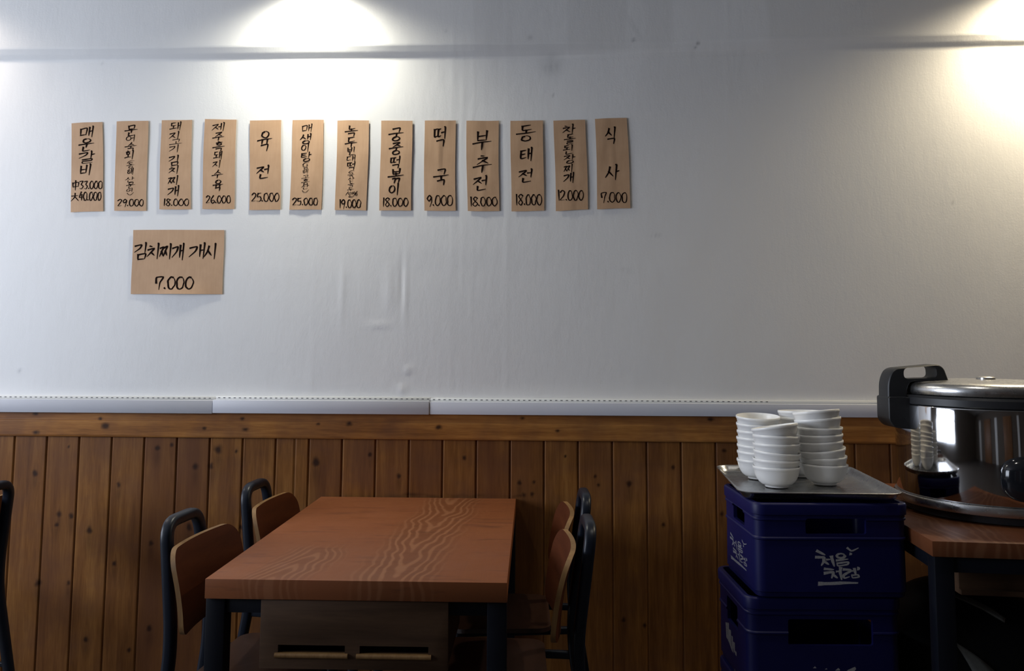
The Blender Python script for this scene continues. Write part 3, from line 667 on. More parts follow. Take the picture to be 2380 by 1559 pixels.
DIG = {
 '0': [ring(.5, .5, .44, .48, -70)], '1': [[(.5, 0), (.5, 1)]], '2': [[(.05, .2), (.45, 0), (.85, .18), (.6, .55), (.05, .95), (.95, .9)]],
 '3': [[(.05, .08), (.85, .02), (.4, .42), (.9, .65), (.55, .98), (.05, .9)]], '4': [[(.5, 0), (.05, .62), (.95, .58)], [(.72, .3), (.68, 1)]],
 '5': [[(.2, .05), (.15, .45), (.65, .42), (.88, .7), (.5, .98), (.02, .92)], [(.2, .06), (.95, 0)]], '6': [[(.7, 0), (.2, .45), (.1, .8), (.5, 1), (.9, .78), (.6, .56), (.14, .74)]],
 '7': [[(.12, .5), (.08, .08), (.92, .03), (.62, .45), (.48, 1.05)]], '8': [[(.85, .14), (.45, 0), (.15, .2), (.5, .45), (.88, .74), (.5, 1), (.1, .78), (.5, .45), (.85, .14)]],
 '9': [[(.85, .2), (.45, .0), (.1, .3), (.4, .55), (.85, .25), (.80, .6), (.62, 1.1)]], '.': [[(.3, .88), (.6, .98)]]}
OTHER = {
 '中': [[(.05, .22), (.1, .68)], [(.05, .25), (.95, .18), (.9, .62)], [(.1, .64), (.9, .58)], [(.5, 0), (.5, 1)]],
 '大': [[(.05, .36), (.95, .28)], [(.52, 0), (.45, .5), (0, 1)], [(.48, .42), (1, .95)]],
 '⏜': [[(.02, .95), (.2, .35), (.55, .08), (1, .3)]], '⏝': [[(.0, .2), (.3, .8), (.65, .85), (1, .1)]],
 '/': [[(1, 0), (0, 1)]], '%': [ring(.25, .3, .22, .28), ring(.75, .72, .22, .26), [(.9, 0), (.1, 1)]]}

def place(strokes, x0, y0, x1, y1): return [[(x0 + (x1 - x0) * a, y0 + (y1 - y0) * b) for a, b in s] for s in strokes]
def cons(c, box, sweep):
    dbl = {'ㄲ': 'ㄱ', 'ㄸ': 'ㄷ', 'ㅉ': 'ㅈ'}
    x0, y0, x1, y1 = box
    if c in dbl:
        w_ = (x1 - x0)
        return cons(dbl[c], (x0, y0, x0 + w_ * .5, y1), sweep) + cons(dbl[c], (x0 + w_ * .52, y0, x1 + w_ * .03, y1), sweep)
    key = 'ㄱ_' if (c == 'ㄱ' and not sweep) else c
    return place(CONS[key], x0, y0, x1, y1)
def hangul(ch):
    k = ord(ch) - 0xAC00
    i, v, f = INI[k // 588], MED[(k % 588) // 28], FIN[k % 28]
    st = []
    if v in 'ㅚㅙㅟ':
        a, b = {'ㅚ': ('ㅗ', 'ㅣ'), 'ㅙ': ('ㅗ', 'ㅐ'), 'ㅟ': ('ㅜ', 'ㅣ')}[v]
        h = .62 if f else 1.0
        st += cons(i, (.08, .04 * h, .55, .42 * h), True) + place(VOW[a], 0, .40 * h, .66, .92 * h) + place(VOW[b], .62, 0, 1, 1.0 * h)
        if f: st += cons(f, (.2, .68, .9, 1), False)
    elif v in VERT:
        wv = .46 if v in 'ㅐㅔ' else .42
        if f:
            st += cons(i, (0, .06, .98 - wv, .52), True) + place(VOW[v], 1 - wv, 0, 1, .64)
            st += cons(f, (.24, .66, .88, 1), False)
        else:
            st += cons(i, (0, .14, .98 - wv, .78), True) + place(VOW[v], 1 - wv, 0, 1, 1)
    else:
        if f:
            up_ = v == 'ㅗ'
            st += cons(i, (.24, 0, .78, .34), False) + place(VOW[v], 0, .30 if up_ else .36, 1, .60 if up_ else .70)
            st += ([[(.30, .68), (.48, .67), (.40, 1)], [(.52, .68), (.74, .66), (.70, 1)]] if f == 'ㄲ' else cons(f, (.26, .66, .78, 1), False))
        else:
            st += cons(i, (.2, 0, .8, .48), False) + place(VOW[v], 0, .40 if v == 'ㅗ' else .48, 1, .98)
    return st
def glyph(t):
    if t in OTHER: return OTHER[t]
    if t[0] in DIG:
        wd = {'.': .34, '1': .42}; ws = [wd.get(c, 1.0) for c in t]; tot = sum(ws) ; x = 0; st = []
        for c, w_ in zip(t, ws):
            pad = .04
            st += place(DIG[c], (x + pad * w_) / tot, 0, (x + w_ * (1 - pad)) / tot, 1); x += w_
        return st
    return hangul(t)

def smooth_path(pts, sub=5):
    """Catmull-Rom where the turn is soft, straight at sharp corners"""
    P = [Vector((p[0], p[1])) for p in pts]
    if len(P) == 2: return [P[0].lerp(P[1], k / 4) for k in range(5)]
    out = []
    for i in range(len(P) - 1):
        p0 = P[i - 1] if i > 0 else P[i] * 2 - P[i + 1]
        p3 = P[i + 2] if i + 2 < len(P) else P[i + 1] * 2 - P[i]
        p1, p2 = P[i], P[i + 1]
        t1 = (p2 - p0) * 0.32; t2 = (p3 - p1) * 0.32
        for k in range(sub):
            t = k / sub
            h = (2 * t ** 3 - 3 * t * t + 1, t ** 3 - 2 * t * t + t, -2 * t ** 3 + 3 * t * t, t ** 3 - t * t)
            out.append(p1 * h[0] + t1 * h[1] + p2 * h[2] + t2 * h[3])
    out.append(P[-1]); return out

def ribbon(mb, pts, w_, surf, lift, rnd, pen=True):
    """one brush stroke as a thin raised ribbon; surf(u, v) -> 3-D point, lift = height above the sheet"""
    P = smooth_path(pts); n = len(P); vs = []; fs = []
    for i in range(n):
        t = (P[min(i + 1, n - 1)] - P[max(i - 1, 0)])
        if t.length < 1e-9: t = Vector((1, 0))
        t.normalize(); nr = Vector((-t.y, t.x)); q = i / (n - 1)
        ww = w_
        if pen:
            ww *= 0.74 + 0.34 * abs(t.y) ** 1.2
            ww *= 1.28 - 1.6 * q if q < 0.16 else (1.02 - 0.62 * max(0, (q - 0.5) / 0.5) ** 1.6)
            ww *= 0.92 + 0.16 * rnd.random()
        a = P[i] + nr * ww / 2; b = P[i] - nr * ww / 2
        if i == 0: a -= t * ww * .25; b -= t * ww * .35
        if i == n - 1: a += t * ww * .3; b += t * ww * .1
        vs += [surf(a.x, a.y, lift), surf(b.x, b.y, lift)]
    for i in range(n - 1): fs.append((2 * i, 2 * i + 1, 2 * i + 3, 2 * i + 2))
    mb.add(vs, fs)

def build_paper(k, corners, glyphs, label, name, group):
    rnd = random.Random(100 + k)
    c = [Vector((x / 1000, z / 1000)) for x, z in corners]     # TL TR BR BL
    cen = sum(c, Vector((0, 0))) / 4
    N, Mv = (15, 33) if name == 'menu_strip' else (33, 25)
    fx = 0.0012 + 0.002 * rnd.random(); sd = k * 13 + 5
    def depth(s, t):
        """stand-off from the wall: corners taped flat, middle and edges lift in soft folds"""
        e = np.array([0.0])
        x_, z_ = np.array([s * 2.3 + k]), np.array([t * 2.6 + k * 2])
        d = 0.0010 + 0.0008 * float(vnoise(x_, z_, sd)[0]) + 0.0013 * float(vnoise(np.array([s * 3 + t * 1.6 + k]), np.array([t * 1.3]), sd + 1)[0])
        pin = min(math.hypot(s, t), math.hypot(1 - s, t), math.hypot(s, 1 - t), math.hypot(1 - s, 1 - t))
        d *= min(1, 0.35 + pin * 2.2)
        if k in (8, 12, 11, 9): d += 0.0016 * math.exp(-((s - 0.5 - 0.12 * (t - .5)) / 0.06) ** 2) * math.exp(-((t - 0.42) / 0.22) ** 2) - 0.0012 * math.exp(-((s - 0.62) / 0.08) ** 2)
        if name == 'menu_notice': d += 0.010 * max(0, (t - 0.75) / 0.25) ** 2 * math.exp(-((s - 0.55) / 0.25) ** 2)
        return 0.0008 + max(0.0003, d)
    def bil(s, t):
        p = c[0] * (1 - s) * (1 - t) + c[1] * s * (1 - t) + c[2] * s * t + c[3] * (1 - s) * t
        # edges not quite straight
        p = p + Vector((0.0022 * math.sin(t * 5 + k) * (1 - abs(2 * s - 1) * 0.3), 0.0008 * math.sin(s * 4 + k)))
        return p
    def wall_y(x, z): return YW - 0.0030
    X = np.zeros((N, Mv)); Yv = np.zeros((N, Mv)); Z = np.zeros((N, Mv))
    for i in range(N):
        for j in range(Mv):
            s, t = i / (N - 1), j / (Mv - 1); p = bil(s, t)
            X[i, j], Z[i, j] = p.x - cen.x, p.y - cen.y; Yv[i, j] = -depth(s, t)
    root = grid_obj(name, X, Yv, Z, M['paper'])
    root.location = (cen.x, YW - 0.0032, cen.y)
    md = root.modifiers.new('thickness', 'SOLIDIFY'); md.thickness = 0.00022; md.offset = 1
    md = root.modifiers.new('crisp_edges', 'EDGE_SPLIT'); md.split_angle = R(40)
    tag(root, label, 'paper sign', group)
    inv_w = (c[1] - c[0]).length; inv_h = (c[3] - c[0]).length
    def surf(x, z, lift):
        s = (x - (c[0].x + (c[3].x - c[0].x) * (c[0].y - z) / inv_h)) / inv_w; t = (c[0].y - z) / inv_h
        s = min(1, max(0, s)); t = min(1, max(0, t))
        # bilinear depth on the sheet's own grid, so the ink lies on the paper
        fi = s * (N - 1); fj = t * (Mv - 1); i = min(N - 2, int(fi)); j = min(Mv - 2, int(fj)); a = fi - i; b = fj - j
        d = Yv[i, j] * (1 - a) * (1 - b) + Yv[i + 1, j] * a * (1 - b) + Yv[i, j + 1] * (1 - a) * b + Yv[i + 1, j + 1] * a * b
        return (x - cen.x, d - 0.00055 - lift, z - cen.y)
    sets = {}; brk = False; run = 0; last = None
    q = 0
    for t, x0, z0, x1, z1 in glyphs:
        x0, x1, z0, z1 = x0 / 1000, x1 / 1000, z0 / 1000, z1 / 1000
        hgt = z0 - z1; wid = x1 - x0
        if t == '⏜': brk = True
        part = 'price' if (t[0] in DIG or t in '中大') else 'bracketed_note' if brk else 'dish_name'
        if part == 'price': brk = False
        if part == 'dish_name' and last is not None and last - z0 > 0.018: run += 1      # widely spaced characters are parts of their own
        last = z1
        mb = sets.setdefault((part, run), MB())
        if t[0] in DIG: wst = 0.0046
        elif t in OTHER: wst = 0.0046 if t in '中大' else 0.0026
        else: wst = min(0.0067, max(0.0026, 0.122 * min(hgt, wid * 1.1)))
        if name == 'menu_notice': wst = 0.0072 if t[0] not in DIG else 0.0072
        for stn in glyph(t):
            sl = 0.11 * wid if part != 'price' else 0.0      # brush lines rise to the right
            pts = [(x0 + wid * (a + rnd.uniform(-.014, .014)) + (0.06 * wid * (0.5 - b) if part != 'price' else 0), z0 - hgt * (b + rnd.uniform(-.014, .014)) + sl * (a - 0.5)) for a, b in stn]
            ribbon(mb, pts, wst, surf, 0.00002 * (q % 12), rnd); q += 1
    for (part, _), mb in sets.items(): mb.build(part, M['ink'], root)
    return root

ORD = ['leftmost', 'second from the left', 'third from the left', 'fourth from the left', 'fifth from the left', 'sixth from the left', 'seventh from the left',
       'sixth from the right', 'fifth from right', 'fourth from right', 'third from right', 'second from the right', 'rightmost']
DET = ['priced 33.000 and 40.000', 'priced 29.000', 'priced 18.000', 'priced 26.000', 'of two characters priced 25.000', 'with bracketed text priced 25.000',
       'priced 19.000', 'of five characters priced 18.000', 'priced 9.000', 'of three wide characters priced 18.000', 'of three characters priced 18.000', 'priced 12.000', 'priced 7.000']
for k, (cor, gl) in enumerate(PAPERS):
    if k < 13: build_paper(k, cor, gl, 'brown paper strip %s, %s in the row' % (DET[k], ORD[k]), 'menu_strip', 'brown paper menu strips in a row on the wall')
    else: build_paper(k, cor, gl, 'wide brown paper notice lettered with 7.000, alone below the row of strips', 'menu_notice', None)

# ------------------------------------------------------------------ the dining table
def table_leg(x, y, h, sz=0.052): return MB().box((x, y, h / 2), (sz, sz, h), 0.003)

def build_dining_table():
    # local x across (0.807), y along (1.18); origin at the middle of the floor footprint
    t = thing('dining_table', 'reddish brown wooden dining table with a utensil drawer, standing against the pine panelling', 'table', (-0.5085, 2.755, 0), R(0.9))
    W_, L_, H_ = 0.806, 1.180, 0.75
    MB().box((0, 0, H_ - 0.026), (W_, L_, 0.052), 0.0022).build('tabletop', M['table'], t)
    hx, hy = W_ / 2 - 0.027, L_ / 2 - 0.034
    for sx in (-1, 1):
        for sy in (-1, 1): table_leg(sx * hx, sy * hy, H_ - 0.052).build('leg', M['leg_metal'], t)
    for sy in (-1, 1): MB().box((0, sy * hy, H_ - 0.052 - 0.0195), (2 * hx - 0.052, 0.04, 0.039), 0.002).build('apron_rail', M['leg_metal'], t)
    for sx in (-1, 1): MB().box((sx * hx, 0, H_ - 0.052 - 0.0195), (0.04, 2 * hy - 0.052, 0.039), 0.002).build('apron_rail', M['leg_metal'], t)
    # utensil box hung under the front edge: shell plus a front board with two finger slots
    x0, x1 = -0.252, 0.248; zc, hh = H_ - 0.053 - 0.0885, 0.177
    yf = -L_ / 2 + 0.004
    fr = MB().box(((x0 + x1) / 2, yf + 0.011, zc), (x1 - x0, 0.022, hh), 0.0015).build('drawer_front', M['drawer'], t)
    cs = []
    for a, b in ((-0.203, -0.025), (0.014, 0.196)):
        o = MB().box(((a + b) / 2, yf + 0.01, zc - 0.038), (b - a, 0.06, 0.022), 0.0).build('cutter', M['drawer'])
        o.matrix_world = t.matrix_basis; cs.append(o)
    cut(fr, cs)
    for a, b in ((-0.203, -0.025), (0.014, 0.196)):       # rounded lip under each slot; light on it painted in as paler wood
        mb = MB(); n = 9
        P = [(a - 0.006, yf + 0.004, zc - 0.052), (b + 0.006, yf + 0.004, zc - 0.052)]
        mb.tube([(a - 0.008 + (b - a + 0.016) * k / 10, yf + 0.003, zc - 0.0535) for k in range(11)], rrect(0.020, 0.013, 0.006, 4), upv=Vector((0, 0, 1)))
        l = mb.build('slot_lip', M['ply_edge'], t); tag(l, 'rounded lip under the slot, painted pale as if lit')
    mb = MB()
    yb0 = yf + 0.024
    for xx in (x0 + 0.007, x1 - 0.007): mb.box((xx, yb0 + 0.17, zc), (0.012, 0.34, hh - 0.012), 0.001)
    mb.box(((x0 + x1) / 2, yb0 + 0.17, zc - hh / 2 + 0.012), (x1 - x0 - 0.028, 0.34, 0.010), 0.001)
    mb.box(((x0 + x1) / 2, yb0 + 0.335, zc), (x1 - x0 - 0.028, 0.012, hh - 0.03), 0.001)
    mb.build('drawer_box', M['drawer'], t)
    return t
build_dining_table()

# ------------------------------------------------------------------ chairs: bent tube frame, ply back panel with open grip loop above
def build_chair(label):
    c = thing('dining_chair', label, 'chair', (0, 0, 0), 0, 'ply and black steel dining chairs')
    sec = rrect(0.033, 0.034, 0.011, 3)
    ht, hk = 0.096, 0.118
    side = lambda s: [(-0.272, s * 0.145, 0.0), (-0.202, s * 0.120, 0.45), (-0.201, s * hk, 0.555), (-0.240, s * ht, 0.849)]
    path = side(-1) + side(1)[::-1]
    pts = fillet(path, [0, 0.12, 0.06, 0.055, 0.055, 0.06, 0.12, 0], 7)
    # keep the section's frame steady along the loop: reference = backward axis
    MB().tube(pts, sec, upv=Vector((1, 0, 0.0))).build('back_frame', M['black_metal'], c)
    for s in (-1, 1):
        MB().tube([(0.185, s * 0.165, 0.43), (0.205, s * 0.182, 0.0)], sec, upv=Vector((1, 0, 0))).build('leg', M['black_metal'], c)
        MB().tube([(-0.198, s * 0.120, 0.424), (0.190, s * 0.158, 0.424)], rrect(0.020, 0.024, 0.006, 3), upv=Vector((0, 0, 1))).build('seat_rail', M['black_metal'], c)
        MB().tube([(-0.248, s * 0.141, 0.17), (0.197, s * 0.175, 0.17)], rrect(0.016, 0.018, 0.005, 3), upv=Vector((0, 0, 1))).build('stretcher', M['black_metal'], c)
    MB().tube([(0.186, -0.152, 0.420), (0.186, 0.152, 0.420)], rrect(0.020, 0.022, 0.005, 3)).build('seat_rail', M['black_metal'], c)
    # curved ply panel; outline a rounded rectangle in (y, z), wrapped round the sitter and bent back at the top
    def panel_x(y, z):
        q = (z - 0.575) / 0.24
        return -0.146 - 0.004 - 0.050 * q ** 1.5 * (0.75 + 0.25 * q) if q > 0 else -0.150
    def wrap(y): return 0.026 * (y / 0.21) ** 2
    def sheet(name, outline, n_in, thick, fx, mats, zc, parent, hor=False):
        # concentric rings from the outline to the middle
        cy = sum(p[0] for p in outline) / len(outline); cz = sum(p[1] for p in outline) / len(outline)
        K = len(outline); rings = [1.0, 0.94, 0.8, 0.6, 0.4, 0.2]
        mb = MB()
        def face(off):
            vs = []
            for r in rings:
                for y, z in outline: vs.append(fx(cy + (y - cy) * r, cz + (z - cz) * r, off))
            vs.append(fx(cy, cz, off)); fs = []
            for a in range(len(rings) - 1):
                for k in range(K): fs.append((a * K + k, a * K + (k + 1) % K, (a + 1) * K + (k + 1) % K, (a + 1) * K + k))
            L = (len(rings) - 1) * K
            for k in range(K): fs.append((L + k, L + (k + 1) % K, len(vs) - 1))
            return vs, fs
        v1, f1 = face(thick / 2); v2, f2 = face(-thick / 2)
        mb.add(v1, f1, 0, True); o1 = len(mb.v); mb.add(v2, f2, 0, True)
        for k in range(K): mb.f.append((k, (k + 1) % K, o1 + (k + 1) % K, o1 + k)); mb.mi.append(1); mb.sm.append(True)
        ob = mb.build(name, mats, parent, 50)
        bm = bmesh.new(); bm.from_mesh(ob.data); bmesh.ops.remove_doubles(bm, verts=bm.verts, dist=1e-6)
        bmesh.ops.recalc_face_normals(bm, faces=bm.faces[:]); bm.to_mesh(ob.data); bm.free()
        return ob
    out = []
    w_, z0, z1, r = 0.208, 0.566, 0.796, 0.060
    for cy, cz, a0, rr in ((w_ - r, z1 - r, 0, r), (-w_ + r, z1 - r, 90, r), (-w_ + .035, z0 + .035, 180, .035), (w_ - .035, z0 + .035, 270, .035)):
        for k in range(9): a = R(a0 + 90 * k / 8); out.append((cy + rr * math.cos(a), cz + rr * math.sin(a)))
    dense = []
    for i in range(len(out)):
        a, b = out[i], out[(i + 1) % len(out)]; n = max(1, int(math.hypot(b[0] - a[0], b[1] - a[1]) / 0.025))
        for k in range(n): dense.append((a[0] + (b[0] - a[0]) * k / n, a[1] + (b[1] - a[1]) * k / n))
    sheet('backrest', dense, 5, 0.0145, lambda y, z, o: (panel_x(y, z) + wrap(y) + o, y, z), [M['ply_face'], M['ply_edge']], 0.7, c)
    so = []
    for (cx, cy, a0, rr) in ((0.215 - .06, 0.195 - .06, 0, .06), (-0.115 + .05, 0.185 - .05, 90, .05), (-0.115 + .05, -0.185 + .05, 180, .05), (0.215 - .06, -0.195 + .06, 270, .06)):
        for k in range(9): a = R(a0 + 90 * k / 8); so.append((cx + rr * math.cos(a), cy + rr * math.sin(a)))
    def seat_pt(x, y, o):
        z = 0.444 - 0.010 * math.exp(-((x + .05) / .14) ** 2) * math.exp(-(y / .14) ** 2) - 0.012 * max(0, (x - .12) / .1) ** 2
        return (x, y, z + o)
    sheet('seat', so, 5, 0.014, seat_pt, [M['seat'], M['seat']], 0.44, c)
    return c
CH = [((-0.862, 2.440), -3, 'ply and black steel chair nearest the viewer on the left of the table'),
      ((-0.842, 3.010), -2, 'ply and black steel chair on the left of the table, close to the panelling'),
      ((-0.107, 2.440), 182, 'ply and black steel chair nearest the viewer on the right of the table'),
      ((-0.095, 2.900), 182, 'ply and black steel chair on the right of the table, close to the panelling'),
      ((-2.253, 2.900), 180, 'dark chair cut off by the left edge, its back towards the table')]
ch0 = None
for (x, y), a, lb in CH:
    if ch0 is None: ch0 = build_chair(lb); ch0.location = (x, y, 0); ch0.rotation_euler = (0, 0, R(a))
    else: copy_thing(ch0, (x, y, 0), R(a), lb)

# ------------------------------------------------------------------ stacked navy crates
def build_crate(loc, rot, label, z_h, hole, marks, side_marks):
    """local x along the front (0.43), y toward the wall (0.33), origin at the front left bottom corner"""
    W_, D_ = 0.437, 0.330; H_ = z_h
    c = thing('bottle_crate', label, 'crate', loc, rot, 'navy plastic bottle crates in a stack')
    mb = MB()
    # outer skin: levels (z, outset); the rim and the band stand out
    lv = [(0.0, -0.012), (0.004, -0.006), (0.016, -0.005), (0.018, -0.001), (H_ - 0.104, -0.002), (H_ - 0.101, 0.002), (H_ - 0.097, 0.002), (H_ - 0.094, -0.001), (H_ - 0.050, -0.001), (H_ - 0.047, 0.003),
          (H_ - 0.043, 0.003), (H_ - 0.041, 0.001), (H_ - 0.034, 0.001), (H_ - 0.032, 0.005), (H_ - 0.006, 0.006), (H_ - 0.002, 0.004), (H_, 0.001)]
    inn = [(H_, -0.010), (H_ - 0.004, -0.012), (0.02, -0.012)]
    def ring_(z, o):
        p = rrect(W_ + 2 * o, D_ + 2 * o, 0.030 + o, 7)
        return [(W_ / 2 + a, D_ / 2 + b, z) for a, b in p]
    L = [ring_(z, o) for z, o in lv + inn]; K = len(L[0])
    vs = [p for r_ in L for p in r_]; fs = []
    for a in range(len(L) - 1):
        for k in range(K): fs.append((a * K + k, a * K + (k + 1) % K, (a + 1) * K + (k + 1) % K, (a + 1) * K + k))
    fs.append(tuple(range(K))[::-1]); fs.append(tuple((len(L) - 1) * K + k for k in range(K)))
    mb.add(vs, fs, 0, True)
    sh = mb.build('shell', M['blue'], c, 30)
    cs = []
    (u0, u1, za, zb) = hole
    for bx, dim in ((((u0 + u1) / 2, 0.0, (za + zb) / 2), (u1 - u0, 0.08, zb - za)), ((0.0, 0.165, (za + zb) / 2), (0.08, 0.115, zb - za)), ((W_, 0.165, (za + zb) / 2), (0.08, 0.115, zb - za))):
        o = MB().box(bx, dim, 0.006).build('cutter', M['blue']); o.matrix_world = c.matrix_basis; cs.append(o)
    cut(sh, cs)
    for nm, lst, mat in (('front_print', marks, M['print']), ('side_print', side_marks, M['worn_print'])):
        if not lst: continue
        rnd = random.Random(3); mb = MB(); q = 0
        for pts, w_ in lst:
            # the print lies 0.4 mm proud of the recessed panel
            sf = (lambda u, v, l: (u, 0.0014 - l, v)) if nm == 'front_print' else (lambda u, v, l: (0.0014 - l, u, v))
            ribbon(mb, pts, w_, sf, 0.00002 * q, rnd, True); q += 1
        mb.build(nm, mat, c)
    return c
CR = (0.600, 2.350); CA = R(2.6)
mk = [([(a, b - 0.668) for a, b in pts], w_ * 1.25) for pts, w_ in LOGO]
# the same mark, smaller, on the left side; u there runs from the front corner toward the wall
sd = [([(0.266 - (a - 0.172) * 1.45, (b - 0.758) * 0.80 + 0.088) for a, b in pts], w_ * 1.1) for pts, w_ in LOGO]
build_crate((CR[0], CR[1], 0.668), CA, 'navy bottle crate carrying the steel tray, white brush lettering on its front', 0.264, (0.1435, 0.316, 0.178, 0.222), mk, sd)
low = [([(0.165, 0.02), (0.172, 0.055), (0.190, 0.079)], 0.018), ([(0.20, 0.02), (0.207, 0.055), (0.222, 0.075)], 0.016), ([(0.235, 0.02), (0.243, 0.056), (0.256, 0.076)], 0.016), ([(0.262, 0.02), (0.278, 0.06), (0.302, 0.079)], 0.018)]
lsd = [([(0.235, 0.118), (0.228, 0.045)], 0.016), ([(0.215, 0.125), (0.210, 0.04)], 0.013), ([(0.196, 0.108), (0.190, 0.032)], 0.017), ([(0.172, 0.100), (0.168, 0.02)], 0.013), ([(0.152, 0.088), (0.148, 0.012)], 0.015), ([(0.133, 0.07), (0.130, 0.0)], 0.012), ([(0.225, 0.085), (0.165, 0.060), (0.135, 0.030)], 0.010)]
build_crate((0.578, 2.368, 0.394), R(2.2), 'navy bottle crate with a wide hand hole, below the crate that carries the tray', 0.272, (0.115, 0.355, 0.140, 0.212), low, lsd)
build_crate((0.580, 2.364, 0.120), R(2.2), 'navy bottle crate at the bottom of the stack', 0.272, (0.115, 0.355, 0.140, 0.212), None, None)
mb = MB()
for x in (0.0, 0.20, 0.40): mb.box((x + 0.02, 0.165, 0.085), (0.06, 0.34, 0.07), 0.003)
for y in (0.03, 0.165, 0.30): mb.box((0.22, y, 0.025), (0.46, 0.07, 0.05), 0.003)
p = mb.build('pallet', M['drawer']); p.location = (0.570, 2.364, 0); p.rotation_euler = (0, 0, R(2.2))
tag(p, 'low wooden pallet under the stack of navy crates', 'pallet')

# ------------------------------------------------------------------ steel tray on the top crate
TZ = 0.9362
def build_tray():
    W_, D_ = 0.456, 0.545
    lv = [(0.0, -0.024), (0.0012, -0.018), (0.006, -0.0125), (0.014, -0.008), (0.0215, -0.004), (0.0235, 0.000), (0.0225, 0.0025), (0.0200, 0.0018), (0.0212, -0.0030), (0.0135, -0.0100), (0.006, -0.0150), (0.0024, -0.0215), (0.0018, -0.030)]
    mb = MB(); L = []
    for z, o in lv:
        L.append([(a, b, z) for a, b in rrect(W_ + 2 * o, D_ + 2 * o, 0.045 + o, 8)])
    K = len(L[0]); vs = [p for r_ in L for p in r_]; fs = []
    for a in range(len(L) - 1):
        for k in range(K): fs.append((a * K + k, a * K + (k + 1) % K, (a + 1) * K + (k + 1) % K, (a + 1) * K + k))
    fs.append(tuple(range(K))[::-1]); fs.append(tuple((len(L) - 1) * K + k for k in range(K)))
    mb.add(vs, fs, 0, True)
    o = mb.build('serving_tray', M['tray'])
    o.location = (0.8180, 2.640, TZ); o.rotation_euler = (0, R(-0.9), R(-4.6))
    return tag(o, 'worn rectangular steel tray on the navy crate, holding the white bowls', 'tray')
build_tray()

# ------------------------------------------------------------------ white bowls in four stacks
def bowl_mesh():
    pr = [(0.0, 0.0045), (0.030, 0.0040), (0.0325, 0.0), (0.0350, 0.0), (0.0358, 0.005), (0.045, 0.0085), (0.0540, 0.0160), (0.0612, 0.0270), (0.0660, 0.0390), (0.0692, 0.0535), (0.0700, 0.0545), (0.0712, 0.0558),
          (0.0716, 0.0595), (0.0714, 0.0632), (0.0705, 0.0640), (0.0697, 0.0630), (0.0682, 0.0550), (0.0648, 0.0392), (0.0599, 0.0276), (0.0526, 0.0170), (0.0435, 0.0100), (0.020, 0.0062), (0.0, 0.0060)]
    o = MB().lathe(pr, 56).build('bowl', M['porcelain'], auto=50)
    bm = bmesh.new(); bm.from_mesh(o.data); bmesh.ops.remove_doubles(bm, verts=bm.verts, dist=1e-6); bm.to_mesh(o.data); bm.free()
    return o
BOWL = None
NUM = ['bottom', 'second from the bottom', 'third from the bottom', 'fourth from the bottom', 'fifth from the bottom', 'sixth from the bottom', 'second from the top', 'topmost']
def stack(x, y, n, step, tilts, dx, where, top_pitch, base=0.0042):
    global BOWL
    zt = TZ + base + (x - 0.82) * 0.0157; prev = None; lift = 0.0
    for k in range(n):
        nm = 'bottom' if k == 0 else 'topmost' if k == n - 1 else NUM[k] if k < 6 else 'second from the top'
        lb = 'white bowl, %s in the %s' % (nm, where)
        if BOWL is None: o = bowl_mesh(); BOWL = o
        else: o = BOWL.copy(); COL.objects.link(o)
        ti = tilts[k] if k < len(tilts) else 0.0
        fr_ = top_pitch * max(0.0, (k - n + 3) / 2.0) if n - k <= 2 else 0.02 * math.sin(k * 2.1 + x * 40)
        cur = Vector((ti, fr_)); d_ = (cur - prev).length if prev is not None else 0.0; prev = cur
        lift += 0.045 * max(0.0, d_ - 0.025)       # a bowl that tilts away from its neighbour rides higher
        # swing the bowl about its own middle so that it rocks in the one below
        ro = Matrix.Rotation(-ti, 4, 'Y') @ Matrix.Rotation(fr_, 4, 'X')
        piv = Vector((0, 0, 0.045))
        o.matrix_world = Matrix.Translation(Vector((x + (dx[k] if k < len(dx) else 0), y + 0.0015 * math.sin(k * 2.4), zt + k * step + lift)) + piv) @ ro @ Matrix.Translation(-piv)
        tag(o, lb, 'bowl', 'white bowls stacked on the tray')
stack(0.731, 2.592, 6, 0.0226, [0.0, -0.02, -0.07, 0.0, -0.03, 0.15], [0, 0, .001, .002, .001, -.001], 'front left stack, the shortest', -0.10)
stack(0.895, 2.636, 8, 0.0222, [0.0, 0.06, 0.13, 0.08, 0.05, 0.01, 0.10, 0.09], [0, -.001, -.005, -.011, -.013, -.014, -.016, -.021], 'front right stack, the tallest', -0.10)
stack(0.7185, 2.752, 7, 0.0232, [-0.01, -0.05, -0.02, -0.02, 0.0, -0.01, 0.0], [0, .001, .001, 0, .002, 0, 0], 'back left stack that shows its open top', 0.07)
stack(0.872, 2.800, 8, 0.0218, [0.0, 0.01, -0.02, 0.01, 0.0, 0.02, 0.0, 0.01], [0, .001, 0, .001, -.001, 0, 0, 0], 'back right stack, half hidden behind the tallest', -0.04)

